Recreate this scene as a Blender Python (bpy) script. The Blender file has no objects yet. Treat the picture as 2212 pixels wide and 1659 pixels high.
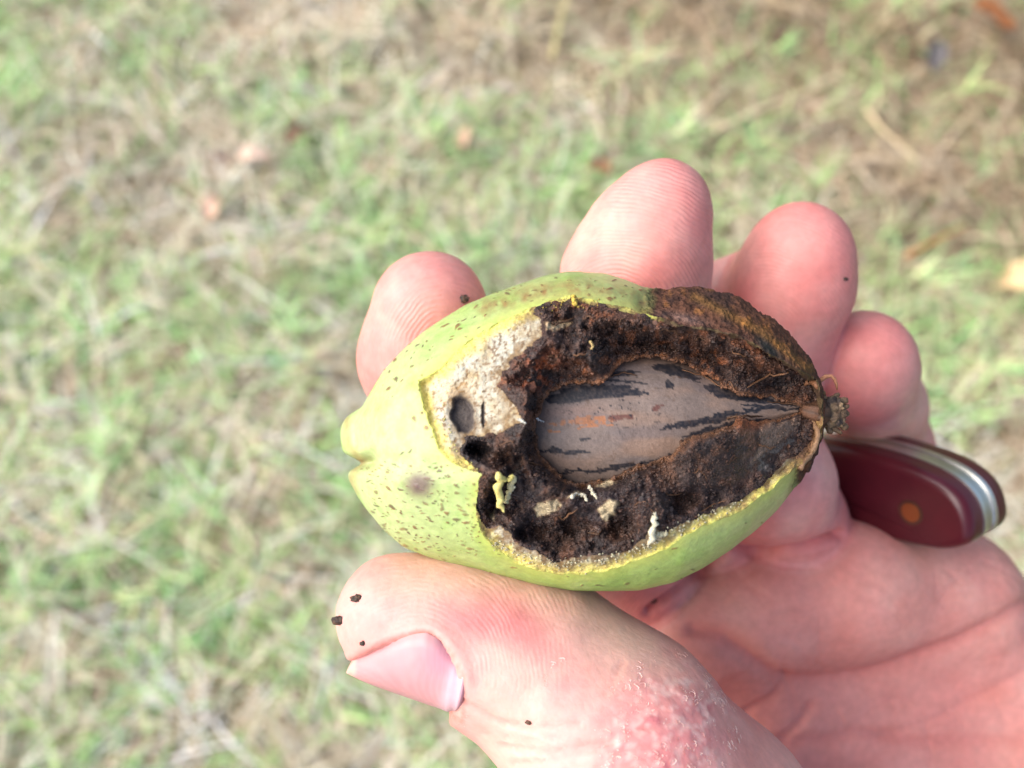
import bpy, math, random
import numpy as np
from mathutils import Matrix, Vector

rng = np.random.default_rng(7)
random.seed(7)
scene = bpy.context.scene
col = scene.collection

# ------------------------------------------------------------------ camera
PITCH = math.radians(67)            # degrees below the horizon
CAM_H = 1.28
FOCAL_PX = 1998.0                   # focal length in the 2212-pixel-wide tracing of the view
DIST = 100.0                        # camera to the plane z = 0 of the held nut, mm
cam_data = bpy.data.cameras.new("camera")
cam = bpy.data.objects.new("camera", cam_data)
col.objects.link(cam)
cam.location = (0, 0, CAM_H)
cam.rotation_euler = (math.pi / 2 - PITCH, 0, 0)
cam_data.sensor_width = 4.54
cam_data.lens = 4.54 * FOCAL_PX / 2212
cam_data.clip_start = 0.005
cam_data.clip_end = 1500
cam_data.dof.use_dof = True
cam_data.dof.focus_distance = 0.094
cam_data.dof.aperture_fstop = 2.6
scene.camera = cam

# ------------------------------------------------------------------ sky, sun, exposure
ROT = Matrix.Rotation(math.pi / 2 - PITCH, 3, 'X')     # hand-frame axes (x right, y up, z to the lens) -> world
sun_dir = (ROT @ Vector((-0.70, 0.20, 0.66))).normalized()
world = bpy.data.worlds.new("World")
scene.world = world
world.use_nodes = True
wn = world.node_tree.nodes
sky = wn.new("ShaderNodeTexSky")
sky.sky_type = 'NISHITA'
sky.sun_disc = False
sky.sun_elevation = math.asin(sun_dir.z)
sky.sun_rotation = math.atan2(sun_dir.x, sun_dir.y)
sky.air_density = 1.0
sky.dust_density = 4.0
sky.ozone_density = 1.0
wn["Background"].inputs[1].default_value = 0.15
world.node_tree.links.new(sky.outputs[0], wn["Background"].inputs[0])
sl = bpy.data.lights.new("sun", 'SUN')
sl.energy = 2.5
sl.angle = math.radians(65)
sl.color = (1.0, 0.975, 0.945)
sun = bpy.data.objects.new("sun", sl)
col.objects.link(sun)
sun.location = (-1, 0, 4)
sun.rotation_euler = sun_dir.to_track_quat('Z', 'Y').to_euler()
scene.view_settings.view_transform = 'Standard'
scene.view_settings.look = 'None'
scene.view_settings.gamma = 1.0
scene.view_settings.exposure = 0.70

# ------------------------------------------------------------------ numeric helpers
def mm(px, py, z=0.0):
    """point in the hand frame (mm) seen at traced position px, py at depth z"""
    s = (DIST - np.asarray(z, float)) / FOCAL_PX
    return np.stack(np.broadcast_arrays((np.asarray(px, float) - 1106) * s, -(np.asarray(py, float) - 829.5) * s, np.asarray(z, float)), -1)

def proj(P):
    s = FOCAL_PX / (DIST - P[..., 2])
    return 1106 + P[..., 0] * s, 829.5 - P[..., 1] * s

def hash3(i, j, k, seed):
    h = (i.astype(np.uint32) * np.uint32(374761393) + j.astype(np.uint32) * np.uint32(668265263)
         + k.astype(np.uint32) * np.uint32(2147483647) + np.uint32((seed * 2246822519) & 0xffffffff))
    h = (h ^ (h >> np.uint32(13))) * np.uint32(1274126177)
    h = (h ^ (h >> np.uint32(15))) * np.uint32(2654435761)
    return ((h ^ (h >> np.uint32(16))) & np.uint32(0xffffff)).astype(np.float32) / 8388607.5 - 1

def vnoise(P, scale=1.0, seed=0):
    Q = np.asarray(P, np.float32) / scale + 1000.0
    I = np.floor(Q).astype(np.int64)
    f = Q - I
    f = f * f * f * (f * (f * 6 - 15) + 10)
    out = 0
    for a in (0, 1):
        wa = f[..., 0] if a else 1 - f[..., 0]
        for b in (0, 1):
            wb = f[..., 1] if b else 1 - f[..., 1]
            for c in (0, 1):
                wc = f[..., 2] if c else 1 - f[..., 2]
                out = out + wa * wb * wc * hash3(I[..., 0] + a, I[..., 1] + b, I[..., 2] + c, seed)
    return out

def fbm(P, scale, octs=4, seed=0, gain=0.5):
    o, a, t = 0, 1.0, 0
    for i in range(octs):
        o = o + a * vnoise(P, scale / 2 ** i, seed + i * 17)
        t += a
        a *= gain
    return o / t

def n2(px, py, scale, octs=3, seed=0):
    return fbm(np.stack([px, py, np.zeros_like(px)], -1), scale, octs, seed)

def sstep(a, b, x):
    t = np.clip((x - a) / (b - a), 0, 1)
    return t * t * (3 - 2 * t)

def seg_dist(px, py, pts, closed=False):
    pts = np.asarray(pts, float)
    d = np.full(px.shape, 1e9)
    n = len(pts)
    for i in range(n if closed else n - 1):
        a, b = pts[i], pts[(i + 1) % n]
        ab = b - a
        t = np.clip(((px - a[0]) * ab[0] + (py - a[1]) * ab[1]) / (ab @ ab + 1e-9), 0, 1)
        d = np.minimum(d, np.hypot(px - a[0] - t * ab[0], py - a[1] - t * ab[1]))
    return d

def poly_sd(px, py, pts):
    """signed distance to a closed outline, positive inside"""
    pts = np.asarray(pts, float)
    d = seg_dist(px, py, pts, True)
    ins = np.zeros(px.shape, bool)
    n = len(pts)
    for i in range(n):
        x1, y1 = pts[i]
        x2, y2 = pts[(i + 1) % n]
        if y1 == y2:
            continue
        c = ((y1 > py) != (y2 > py)) & (px < (x2 - x1) * (py - y1) / (y2 - y1) + x1)
        ins ^= c
    return np.where(ins, d, -d)

def ell(px, py, cx, cy, rx, ry, ang=0):
    c, s = math.cos(math.radians(ang)), math.sin(math.radians(ang))
    u = ((px - cx) * c + (py - cy) * s) / rx
    v = (-(px - cx) * s + (py - cy) * c) / ry
    return np.sqrt(u * u + v * v)

def mix(a, b, t):
    t = np.asarray(t)[..., None]
    return a * (1 - t) + np.asarray(b) * t

def lin(r, g, b):
    c = np.array([r, g, b], float) / 255
    return np.where(c <= 0.04045, c / 12.92, ((c + 0.055) / 1.055) ** 2.4)

# ------------------------------------------------------------------ object helpers
def mesh_from(name, V, F, cols=None, floats=None, smooth=True):
    me = bpy.data.meshes.new(name)
    V = np.asarray(V, np.float32)
    me.vertices.add(len(V))
    me.vertices.foreach_set("co", V.ravel())
    if isinstance(F, np.ndarray):
        k = F.shape[1]
        me.loops.add(F.size)
        me.loops.foreach_set("vertex_index", F.astype(np.int32).ravel())
        me.polygons.add(len(F))
        me.polygons.foreach_set("loop_start", np.arange(0, F.size, k, dtype=np.int32))
        me.polygons.foreach_set("loop_total", np.full(len(F), k, np.int32))
        me.update(calc_edges=True)
    else:
        bpy.data.meshes.remove(me)
        me = bpy.data.meshes.new(name)
        me.from_pydata([tuple(map(float, v)) for v in V], [], [tuple(map(int, f)) for f in F])
    me.polygons.foreach_set("use_smooth", np.full(len(me.polygons), smooth))
    if cols is not None:
        at = me.color_attributes.new("Col", 'FLOAT_COLOR', 'POINT')
        c4 = np.ones((len(V), 4), np.float32)
        c4[:, :3] = cols
        at.data.foreach_set("color", c4.ravel())
    for k, v in (floats or {}).items():
        at = me.attributes.new(k, 'FLOAT', 'POINT')
        at.data.foreach_set("value", np.asarray(v, np.float32))
    me.validate()
    return me

def tag(o, label=None, cat=None, group=None, kind=None):
    for k, v in (("label", label), ("category", cat), ("group", group), ("kind", kind)):
        if v:
            o[k] = v
    return o

def frame_matrix(c):
    w = ROT @ (Vector(c) - Vector((0, 0, DIST))) * 0.001 + cam.location
    return Matrix.Translation(w) @ ROT.to_4x4()

def held(name, V, F, mat, base, parent=None, cols=None, floats=None, smooth=True):
    """mesh given in the hand frame (mm); stored in metres about `base`"""
    base = np.asarray(base, float)
    me = mesh_from(name, (np.asarray(V) - base) * 0.001, F, cols, floats, smooth)
    me.materials.append(mat)
    o = bpy.data.objects.new(name, me)
    col.objects.link(o)
    if parent is not None:
        o.parent = parent            # the parent sits at the same base
    else:
        o.matrix_world = frame_matrix(base)
    return o

def empty_at(name, base):
    o = bpy.data.objects.new(name, None)
    o.empty_display_size = 0.01
    col.objects.link(o)
    o.matrix_world = frame_matrix(base)
    return o

def world_mesh(name, V, F, mat, cols=None, loc=(0, 0, 0), parent=None, smooth=True):
    me = mesh_from(name, V, F, cols, None, smooth)
    me.materials.append(mat)
    o = bpy.data.objects.new(name, me)
    col.objects.link(o)
    o.location = loc
    o.parent = parent
    return o

_ico = {}
def ico(sub):
    if sub not in _ico:
        t = (1 + 5 ** 0.5) / 2
        V = [(-1, t, 0), (1, t, 0), (-1, -t, 0), (1, -t, 0), (0, -1, t), (0, 1, t), (0, -1, -t), (0, 1, -t), (t, 0, -1), (t, 0, 1), (-t, 0, -1), (-t, 0, 1)]
        F = [(0, 11, 5), (0, 5, 1), (0, 1, 7), (0, 7, 10), (0, 10, 11), (1, 5, 9), (5, 11, 4), (11, 10, 2), (10, 7, 6), (7, 1, 8), (3, 9, 4), (3, 4, 2), (3, 2, 6), (3, 6, 8), (3, 8, 9), (4, 9, 5), (2, 4, 11), (6, 2, 10), (8, 6, 7), (9, 8, 1)]
        V = [np.array(v) / np.linalg.norm(v) for v in V]
        for _ in range(sub):
            cache, NF = {}, []
            def mid(a, b):
                k = (min(a, b), max(a, b))
                if k not in cache:
                    m = V[a] + V[b]
                    V.append(m / np.linalg.norm(m))
                    cache[k] = len(V) - 1
                return cache[k]
            for a, b, c in F:
                ab, bc, ca = mid(a, b), mid(b, c), mid(c, a)
                NF += [(a, ab, ca), (b, bc, ab), (c, ca, bc), (ab, bc, ca)]
            F = NF
        _ico[sub] = (np.array(V), np.array(F))
    return _ico[sub]

def granules(P, R, C, sub=0, jitter=0.35, flat=None):
    """many small crumbs joined: centres P, radii R, colours C"""
    V0, F0 = ico(sub)
    n, m = len(P), len(V0)
    V = V0[None] * (1 + jitter * rng.uniform(-1, 1, (n, m, 1)))
    st = rng.uniform(0.6, 1.4, (n, 1, 3))
    V = V * st * np.asarray(R)[:, None, None]
    a = rng.uniform(0, 6.28, n)
    ca, sa = np.cos(a)[:, None], np.sin(a)[:, None]
    x, y = V[..., 0] * ca - V[..., 1] * sa, V[..., 0] * sa + V[..., 1] * ca
    V = np.stack([x, y, V[..., 2]], -1) + np.asarray(P)[:, None]
    F = (F0[None] + (np.arange(n) * m)[:, None, None]).reshape(-1, 3)
    Cc = np.repeat(np.asarray(C), m, 0) * rng.uniform(0.8, 1.2, (n * m, 1))
    return V.reshape(-1, 3), F, Cc

def tube(pts, radii, seg=8):
    """closed tapered tube through points"""
    pts = np.asarray(pts, float)
    V, F = [], []
    up = np.array([0.3, 0.2, 1.0])
    for i, p in enumerate(pts):
        t = pts[min(i + 1, len(pts) - 1)] - pts[max(i - 1, 0)]
        t /= np.linalg.norm(t)
        a = np.cross(t, up); a /= np.linalg.norm(a)
        b = np.cross(t, a)
        for k in range(seg):
            an = 2 * math.pi * k / seg
            V.append(p + radii[i] * (math.cos(an) * a + math.sin(an) * b))
    for i in range(len(pts) - 1):
        for k in range(seg):
            k2 = (k + 1) % seg
            F.append((i * seg + k, i * seg + k2, (i + 1) * seg + k2, (i + 1) * seg + k))
    F.append(tuple(range(seg - 1, -1, -1)))
    F.append(tuple((len(pts) - 1) * seg + k for k in range(seg)))
    return np.array(V), F

# ------------------------------------------------------------------ materials
def new_mat(name):
    m = bpy.data.materials.new(name)
    m.use_nodes = True
    nt = m.node_tree
    return m, nt, nt.nodes["Principled BSDF"]

def col_mat(name, rough=0.6, spec=0.4, bump=None, sss=0.0, sss_scale=0.001, sss_rad=(1, .35, .2), vary=0.0, vscale=2000, metallic=0, coat=0):
    """colour from the mesh's own colour attribute, plus noise variation and fine relief"""
    m, nt, p = new_mat(name)
    N, L = nt.nodes, nt.links
    at = N.new("ShaderNodeAttribute"); at.attribute_name = "Col"
    tc = N.new("ShaderNodeTexCoord")
    out = at.outputs["Color"]
    if vary:
        no = N.new("ShaderNodeTexNoise"); no.inputs["Scale"].default_value = vscale; no.inputs["Detail"].default_value = 4
        L.new(tc.outputs["Object"], no.inputs["Vector"])
        mr = N.new("ShaderNodeMapRange")
        mr.inputs[1].default_value = 0.3; mr.inputs[2].default_value = 0.7
        mr.inputs[3].default_value = 1 - vary; mr.inputs[4].default_value = 1 + vary
        L.new(no.outputs["Fac"], mr.inputs[0])
        mx = N.new("ShaderNodeVectorMath"); mx.operation = 'SCALE'
        L.new(out, mx.inputs[0]); L.new(mr.outputs[0], mx.inputs["Scale"])
        out = mx.outputs[0]
    L.new(out, p.inputs["Base Color"])
    p.inputs["Roughness"].default_value = rough
    p.inputs["Specular IOR Level"].default_value = spec
    p.inputs["Metallic"].default_value = metallic
    p.inputs["Coat Weight"].default_value = coat
    if sss:
        p.inputs["Subsurface Weight"].default_value = sss
        p.inputs["Subsurface Radius"].default_value = sss_rad
        p.inputs["Subsurface Scale"].default_value = sss_scale
    if bump:
        sc, dist, st = bump
        no = N.new("ShaderNodeTexNoise"); no.inputs["Scale"].default_value = sc; no.inputs["Detail"].default_value = 5
        L.new(tc.outputs["Object"], no.inputs["Vector"])
        bp = N.new("ShaderNodeBump"); bp.inputs["Distance"].default_value = dist; bp.inputs["Strength"].default_value = st
        L.new(no.outputs["Fac"], bp.inputs["Height"])
        L.new(bp.outputs[0], p.inputs["Normal"])
    return m

def skin_mat():
    m = col_mat("skin", rough=0.5, spec=0.35, sss=0.35, sss_scale=0.0011, sss_rad=(1.0, 0.4, 0.25), vary=0.07, vscale=900)
    nt = m.node_tree; N, L = nt.nodes, nt.links
    p = N["Principled BSDF"]
    ph = N.new("ShaderNodeAttribute"); ph.attribute_name = "phase"
    am = N.new("ShaderNodeAttribute"); am.attribute_name = "ridge"
    tc = [n for n in N if n.bl_idname == "ShaderNodeTexCoord"][0]
    no = N.new("ShaderNodeTexNoise"); no.inputs["Scale"].default_value = 260; no.inputs["Detail"].default_value = 3
    L.new(tc.outputs["Object"], no.inputs["Vector"])
    ad = N.new("ShaderNodeMath"); ad.operation = 'MULTIPLY_ADD'; ad.inputs[1].default_value = 1.6
    L.new(no.outputs["Fac"], ad.inputs[0]); L.new(ph.outputs["Fac"], ad.inputs[2])
    k = N.new("ShaderNodeMath"); k.operation = 'MULTIPLY'; k.inputs[1].default_value = 2 * math.pi
    L.new(ad.outputs[0], k.inputs[0])
    si = N.new("ShaderNodeMath"); si.operation = 'SINE'
    L.new(k.outputs[0], si.inputs[0])
    mu = N.new("ShaderNodeMath"); mu.operation = 'MULTIPLY'
    L.new(si.outputs[0], mu.inputs[0]); L.new(am.outputs["Fac"], mu.inputs[1])
    # fine pores and skin lines
    vo = N.new("ShaderNodeTexVoronoi"); vo.feature = 'DISTANCE_TO_EDGE'; vo.inputs["Scale"].default_value = 1100
    L.new(tc.outputs["Object"], vo.inputs["Vector"])
    vm = N.new("ShaderNodeMath"); vm.operation = 'MULTIPLY'; vm.inputs[1].default_value = 0.9
    L.new(vo.outputs["Distance"], vm.inputs[0])
    no2 = N.new("ShaderNodeTexNoise"); no2.inputs["Scale"].default_value = 2200; no2.inputs["Detail"].default_value = 3
    L.new(tc.outputs["Object"], no2.inputs["Vector"])
    s1 = N.new("ShaderNodeMath"); s1.operation = 'ADD'
    L.new(mu.outputs[0], s1.inputs[0]); L.new(vm.outputs[0], s1.inputs[1])
    s2 = N.new("ShaderNodeMath"); s2.operation = 'MULTIPLY_ADD'; s2.inputs[1].default_value = 0.7
    L.new(no2.outputs["Fac"], s2.inputs[0]); L.new(s1.outputs[0], s2.inputs[2])
    bp = N.new("ShaderNodeBump"); bp.inputs["Distance"].default_value = 0.00006; bp.inputs["Strength"].default_value = 0.75
    L.new(s2.outputs[0], bp.inputs["Height"]); L.new(bp.outputs[0], p.inputs["Normal"])
    # ridge crests a little paler than the furrows
    src = p.inputs["Base Color"].links[0].from_socket
    mr = N.new("ShaderNodeMath"); mr.operation = 'MULTIPLY_ADD'; mr.inputs[1].default_value = 0.035; mr.inputs[2].default_value = 1.0
    L.new(mu.outputs[0], mr.inputs[0])
    sc = N.new("ShaderNodeVectorMath"); sc.operation = 'SCALE'
    L.new(src, sc.inputs[0]); L.new(mr.outputs[0], sc.inputs["Scale"])
    L.new(sc.outputs[0], p.inputs["Base Color"])
    return m

M_skin = skin_mat()
M_nail = col_mat("nail", rough=0.42, spec=0.35, sss=0.25, sss_scale=0.0008, vary=0.03, vscale=600, bump=(500, 0.00003, 0.4))
M_flake = col_mat("dry_skin", rough=0.8, spec=0.2, sss=0.1, sss_scale=0.0003)
M_rind = col_mat("rind", rough=0.42, spec=0.4, sss=0.12, sss_scale=0.0007, sss_rad=(.8, 1, .2), vary=0.12, vscale=1500, bump=(2600, 0.00007, 0.7))
M_flesh = col_mat("husk_flesh", rough=0.75, spec=0.3, sss=0.2, sss_scale=0.0005, sss_rad=(1, .9, .5), vary=0.16, vscale=4200, bump=(3600, 0.00018, 0.9))
M_frass = col_mat("rotten_lining", rough=0.48, spec=0.45, vary=0.35, vscale=3000, bump=(3800, 0.0003, 1.0))
M_rot_rind = col_mat("rotted_rind", rough=0.8, spec=0.25, vary=0.35, vscale=2600, bump=(2600, 0.0004, 1.0))
for m_ in (M_frass,):                     # damp smears between dry crumbs
    nt = m_.node_tree
    rn = nt.nodes.new("ShaderNodeTexNoise"); rn.inputs["Scale"].default_value = 420; rn.inputs["Detail"].default_value = 3
    tcr = nt.nodes.new("ShaderNodeTexCoord"); nt.links.new(tcr.outputs["Object"], rn.inputs["Vector"])
    mrr = nt.nodes.new("ShaderNodeMapRange")
    for k_, v_ in zip((1, 2, 3, 4), (.38, .62, .22, .85)):
        mrr.inputs[k_].default_value = v_
    nt.links.new(rn.outputs["Fac"], mrr.inputs[0]); nt.links.new(mrr.outputs[0], nt.nodes["Principled BSDF"].inputs["Roughness"])
M_crumb = col_mat("crumb", rough=0.58, spec=0.4, vary=0.25, vscale=6000, bump=(6000, 0.0001, 0.8))
M_shell = col_mat("nut_shell", rough=0.5, spec=0.35, vary=0.10, vscale=7000, bump=(5200, 0.00004, 0.8))
M_scale = col_mat("burgundy_handle", rough=0.32, spec=0.45, vary=0.14, vscale=260, bump=(420, 0.00006, 0.5))
M_steel = col_mat("steel", rough=0.30, metallic=1.0, vary=0.1, vscale=250)
M_brass = col_mat("brass", rough=0.35, metallic=1.0)
M_blade = col_mat("grass_blade", rough=0.6, spec=0.3)
M_leaf = col_mat("dead_leaf", rough=0.7, spec=0.25, vary=0.2, vscale=120, bump=(150, 0.001, 0.5))

# ------------------------------------------------------------------ ground
gm, nt, p = new_mat("soil_and_thatch")
N, L = nt.nodes, nt.links
tc = N.new("ShaderNodeTexCoord")
no = N.new("ShaderNodeTexNoise"); no.inputs["Scale"].default_value = 14; no.inputs["Detail"].default_value = 8
L.new(tc.outputs["Object"], no.inputs["Vector"])
cr = N.new("ShaderNodeValToRGB")
e = cr.color_ramp.elements
e[0].position = 0.3; e[0].color = (*lin(84, 70, 52), 1)
e[1].position = 0.7; e[1].color = (*lin(160, 142, 108), 1)
ee = cr.color_ramp.elements.new(0.5); ee.color = (*lin(110, 112, 74), 1)
L.new(no.outputs["Fac"], cr.inputs[0]); L.new(cr.outputs[0], p.inputs["Base Color"])
bn = N.new("ShaderNodeTexNoise"); bn.inputs["Scale"].default_value = 90; bn.inputs["Detail"].default_value = 6
L.new(tc.outputs["Object"], bn.inputs["Vector"])
bp = N.new("ShaderNodeBump"); bp.inputs["Distance"].default_value = 0.02
L.new(bn.outputs["Fac"], bp.inputs["Height"]); L.new(bp.outputs[0], p.inputs["Normal"])
p.inputs["Roughness"].default_value = 0.9
g = world_mesh("ground", [(-400, -400, 0), (400, -400, 0), (400, 400, 0), (-400, 400, 0)], [(0, 1, 2, 3)], gm)
tag(g, "mown lawn of dry thatch and thin soil below the hand", kind="structure")

def ground_at(px, py):
    d = ROT @ Vector(((px - 1106) / FOCAL_PX, -(py - 829.5) / FOCAL_PX, -1))
    t = CAM_H / -d.z
    return np.array([d.x * t, d.y * t])

GC = ground_at(1106, 830)

def blades(n, half, wmin, wmax, lmin, lmax, tilt, colf, z0=0.0, seed=0):
    r = np.random.default_rng(seed)
    x = GC[0] + r.uniform(-half, half, n); y = GC[1] + r.uniform(-half, half, n)
    az = r.uniform(0, 2 * math.pi, n)
    ln = r.uniform(lmin, lmax, n); w = r.uniform(wmin, wmax, n)
    el = np.radians(r.uniform(tilt[0], tilt[1], n)); bend = np.radians(r.uniform(10, 70, n))
    S = 4
    pos = np.stack([x, y, z0 + r.uniform(0, 0.012, n)], -1)
    side = np.stack([-np.sin(az), np.cos(az), r.uniform(-.5, .5, n)], -1)
    turn = r.uniform(-.5, .5, n)
    V = np.zeros((n, S + 1, 2, 3))
    for i in range(S + 1):
        t = i / S
        ww = w * (1 - t ** 2.2 * 0.92) / 2
        V[:, i, 0] = pos - side * ww[:, None]; V[:, i, 1] = pos + side * ww[:, None]
        e_ = el - bend * t
        a_ = az + turn * t
        step = np.stack([np.cos(e_) * np.cos(a_), np.cos(e_) * np.sin(a_), np.sin(e_)], -1) * (ln / S)[:, None]
        pos = pos + step
        pos[:, 2] = np.maximum(pos[:, 2], 0.003 + 0.006 * r.random(n))
    F0 = np.array([[2 * i, 2 * i + 1, 2 * i + 3, 2 * i + 2] for i in range(S)])
    F = (F0[None] + (np.arange(n) * (S + 1) * 2)[:, None, None]).reshape(-1, 4)
    C = colf(x, y, r)
    Qc = np.stack([x, y, 0 * x], -1)
    V[..., 2] += (.045 * np.clip(fbm(Qc, .07, 2, 31) + .2, 0, 1))[:, None, None]      # tufts
    C = np.minimum(C * 1.14 * (1 + .5 * fbm(Qc, .055, 2, 33))[:, None], .82)
    return V.reshape(-1, 3), F, np.repeat(C, (S + 1) * 2, 0)

def dryness(x, y):
    Q = np.stack([x, y, np.zeros_like(x)], -1)
    b = fbm(Q, 0.085, 3, 5) * 1.0 + fbm(Q, 0.3, 2, 9) * 0.55
    b = b + 0.55 * sstep(0.05, 0.85, (y - GC[1]) * 0.9 + (x - GC[0]) * 0.6) - 0.10   # browner beyond and to the right
    return b

def green_col(x, y, r):
    n = len(x)
    c = np.array([lin(150, 190, 114), lin(172, 200, 130), lin(130, 176, 114), lin(192, 203, 148), lin(142, 186, 126)])[r.integers(0, 5, n)]
    return c * r.uniform(0.75, 1.25, (n, 1))

def straw_col(x, y, r):
    n = len(x)
    c = np.array([lin(226, 214, 190), lin(210, 192, 164), lin(236, 228, 210), lin(186, 164, 138), lin(214, 206, 174), lin(142, 120, 98)])[r.integers(0, 6, n)]
    far_ = sstep(.1, .9, (y - GC[1]) * .8 + (x - GC[0]) * .7)[:, None]     # darker, browner straw there
    return c * r.uniform(0.7, 1.15, (n, 1)) * (1 - far_ * np.array([.34, .42, .50]))

def field(n, half, keep_dry, *a, **k):
    V, F, C = blades(n, half, *a, **k)
    B = V.reshape(n, 10, 3)
    d = dryness(B[:, 0, 0], B[:, 0, 1])
    rr = np.random.default_rng(3).uniform(-.35, .35, n)
    keep = (d + rr > -0.28) if keep_dry else (d + rr < 0.16)
    B = B[keep]; C = C.reshape(n, 10, 3)[keep]
    m = len(B)
    F0 = np.array([[2 * i, 2 * i + 1, 2 * i + 3, 2 * i + 2] for i in range(4)])
    F = (F0[None] + (np.arange(m) * 10)[:, None, None]).reshape(-1, 4)
    return B.reshape(-1, 3), F, C.reshape(-1, 3)

V, F, C = field(80000, 1.5, True, .0014, .0034, .04, .15, (0, 30), straw_col, seed=11)
o = world_mesh("dry_straw", V, F, M_blade, C)
tag(o, "pale dry straw and dead grass lying over the lawn", "straw", kind="stuff")
V, F, C = field(62000, 1.5, False, .0018, .0038, .03, .09, (10, 70), green_col, seed=12)
o = world_mesh("grass", V, F, M_blade, C)
tag(o, "short green grass blades growing through the thatch", "grass", kind="stuff")

# ------------------------------------------------------------------ fallen leaves and long straws on the lawn
def dead_leaf(px, py, length, width, az, c, label):
    gx, gy = ground_at(px, py)
    nu, nv = 13, 7
    V, C = [], []
    top = []
    for i in range(nu):
        t = i / (nu - 1)
        w = width / 2 * (math.sin(math.pi * min(1, t * 0.93 + 0.05)) ** 0.75) * (1 + 0.12 * math.sin(9 * t + px))
        for j in range(nv):
            s = j / (nv - 1) * 2 - 1
            z = 0.058 + 0.35 * width * s * s + 0.012 * math.sin(3 * t + px) + 0.002 * math.sin(11 * t + 5 * s)
            top.append((length * (t - .5), s * w, z))
            k = 0.8 + 0.3 * abs(s) + 0.08 * math.sin(17 * t)
            C.append(np.array(c) * (k if j != nv // 2 else 1.15))
    top = np.array(top)
    V = np.concatenate([top, top - [0, 0, 0.0006]])
    F = []
    n = nu * nv
    for i in range(nu - 1):
        for j in range(nv - 1):
            q = (i * nv + j, (i + 1) * nv + j, (i + 1) * nv + j + 1, i * nv + j + 1)
            F.append(q); F.append(tuple(n + k for k in reversed(q)))
    bd = [j for j in range(nv)] + [i * nv + nv - 1 for i in range(1, nu)] + [(nu - 1) * nv + j for j in range(nv - 2, -1, -1)] + [i * nv for i in range(nu - 2, 0, -1)]
    for a, b in zip(bd, bd[1:] + bd[:1]):
        F.append((a, b, n + b, n + a))
    blade = None
    root = bpy.data.objects.new("dead_leaf", None); col.objects.link(root)
    root.location = (gx, gy, 0); root.rotation_euler = (0, 0, math.radians(az))
    blade = world_mesh("leaf_blade", V, F, M_leaf, np.concatenate([C, C]), parent=root)
    tv, tf = tube([(-length * .5, 0, .052), (-length * .62, .002, .046), (-length * .75, .005, .04)], [.0011, .0009, .0007], 6)
    world_mesh("leaf_stalk", tv, tf, M_leaf, np.tile(np.array(c) * .7, (len(tv), 1)), parent=root)
    tag(root, label, "leaf", "fallen leaves on the lawn")

dead_leaf(505, 388, .030, .026, 20, lin(214, 186, 164), "small pinkish tan dead leaf beside a longer one on green grass")
dead_leaf(572, 392, .052, .028, 5, lin(214, 188, 168), "longer pinkish tan dead leaf lying on the green grass")
dead_leaf(483, 498, .038, .032, 60, lin(200, 168, 148), "peach coloured curled dead leaf alone on green grass")
dead_leaf(2160, 640, .060, .042, 20, lin(206, 180, 136), "broad ochre dead leaf on the lawn beyond the fingers")
dead_leaf(1003, 345, .028, .024, 30, lin(192, 162, 138), "tiny orange tan dead leaf on patchy grass")
dead_leaf(2110, 92, .080, .036, 150, lin(150, 98, 62), "dark russet dead leaf among brown straw")
dead_leaf(1985, 180, .050, .036, 80, lin(96, 92, 92), "dark grey dead leaf among brown straw")
dead_leaf(660, 345, .045, .026, 50, lin(140, 110, 88), "dull brown dead leaf on green grass")
dead_leaf(1290, 408, .040, .03, 25, lin(196, 150, 112), "light brown dead leaf just beyond the fingertips")

def straw(points, r, c, label):
    P = []
    for i, (px, py) in enumerate(points):
        gx, gy = ground_at(px, py)
        P.append((gx, gy, 0.052 + 0.006 * math.sin(i * 1.7)))
    P = np.array(P)
    base = P.mean(0); base[2] = 0
    t = np.linspace(0, len(P) - 1, 14)
    Q = np.stack([np.interp(t, range(len(P)), P[:, k]) for k in range(3)], -1) - base
    V, F = tube(Q, np.linspace(r, r * .5, 14), 6)
    o = world_mesh("straw_stem", V, F, M_leaf, np.tile(c, (len(V), 1)), loc=base)
    tag(o, label, "straw", "long straws on the lawn")

straw([(1530, 325), (1620, 285), (1740, 235), (1800, 190)], .0035, lin(224, 206, 168), "thick pale straw slanting over the thatch above the middle fingertip")
straw([(1850, 280), (1880, 330), (1960, 390)], .0032, lin(222, 200, 160), "pale straw leaning away from the ring fingertip")
straw([(700, 165), (760, 125), (850, 118)], .0034, lin(230, 216, 186), "pale bent straw on the far patch of dry grass")
straw([(1190, 170), (1215, 60), (1230, 0)], .003, lin(200, 190, 130), "yellowish straw stem reaching into the far lawn")
straw([(1930, 590), (2000, 555), (2060, 525)], .004, lin(176, 112, 70), "rust brown twig lying on green grass beside the ring finger")
straw([(640, 830), (720, 820), (800, 835)], .0025, lin(222, 205, 170), "thin pale straw on the lawn left of the index finger")
straw([(300, 1180), (360, 1140), (400, 1120)], .003, lin(220, 205, 165), "short pale straw on the green lawn left of the thumb")

# ------------------------------------------------------------------ hand: one implicit surface
def capsule(P, a, b, ra, rb):
    ab = b - a
    t = np.clip((P - a) @ ab / (ab @ ab), 0, 1)
    return np.linalg.norm(P - a - t[:, None] * ab, axis=1) - (ra + t * (rb - ra))

def smin(a, b, k):
    h = np.maximum(k - np.abs(a - b), 0) / k
    return np.minimum(a, b) - h * h * k * 0.25

def chain(P, pts, k=2.0, zs=1.0, zc=0.0):
    Q = P
    if zs != 1.0:
        Q = P.copy(); Q[:, 2] = zc + (Q[:, 2] - zc) * zs
    d = None
    for (a, ra), (b, rb) in zip(pts[:-1], pts[1:]):
        e = capsule(Q, a, b, ra, rb)
        d = e if d is None else smin(d, e, k)
    return d

def J(px, py, z, r):
    return (mm(px, py, z), r)

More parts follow.
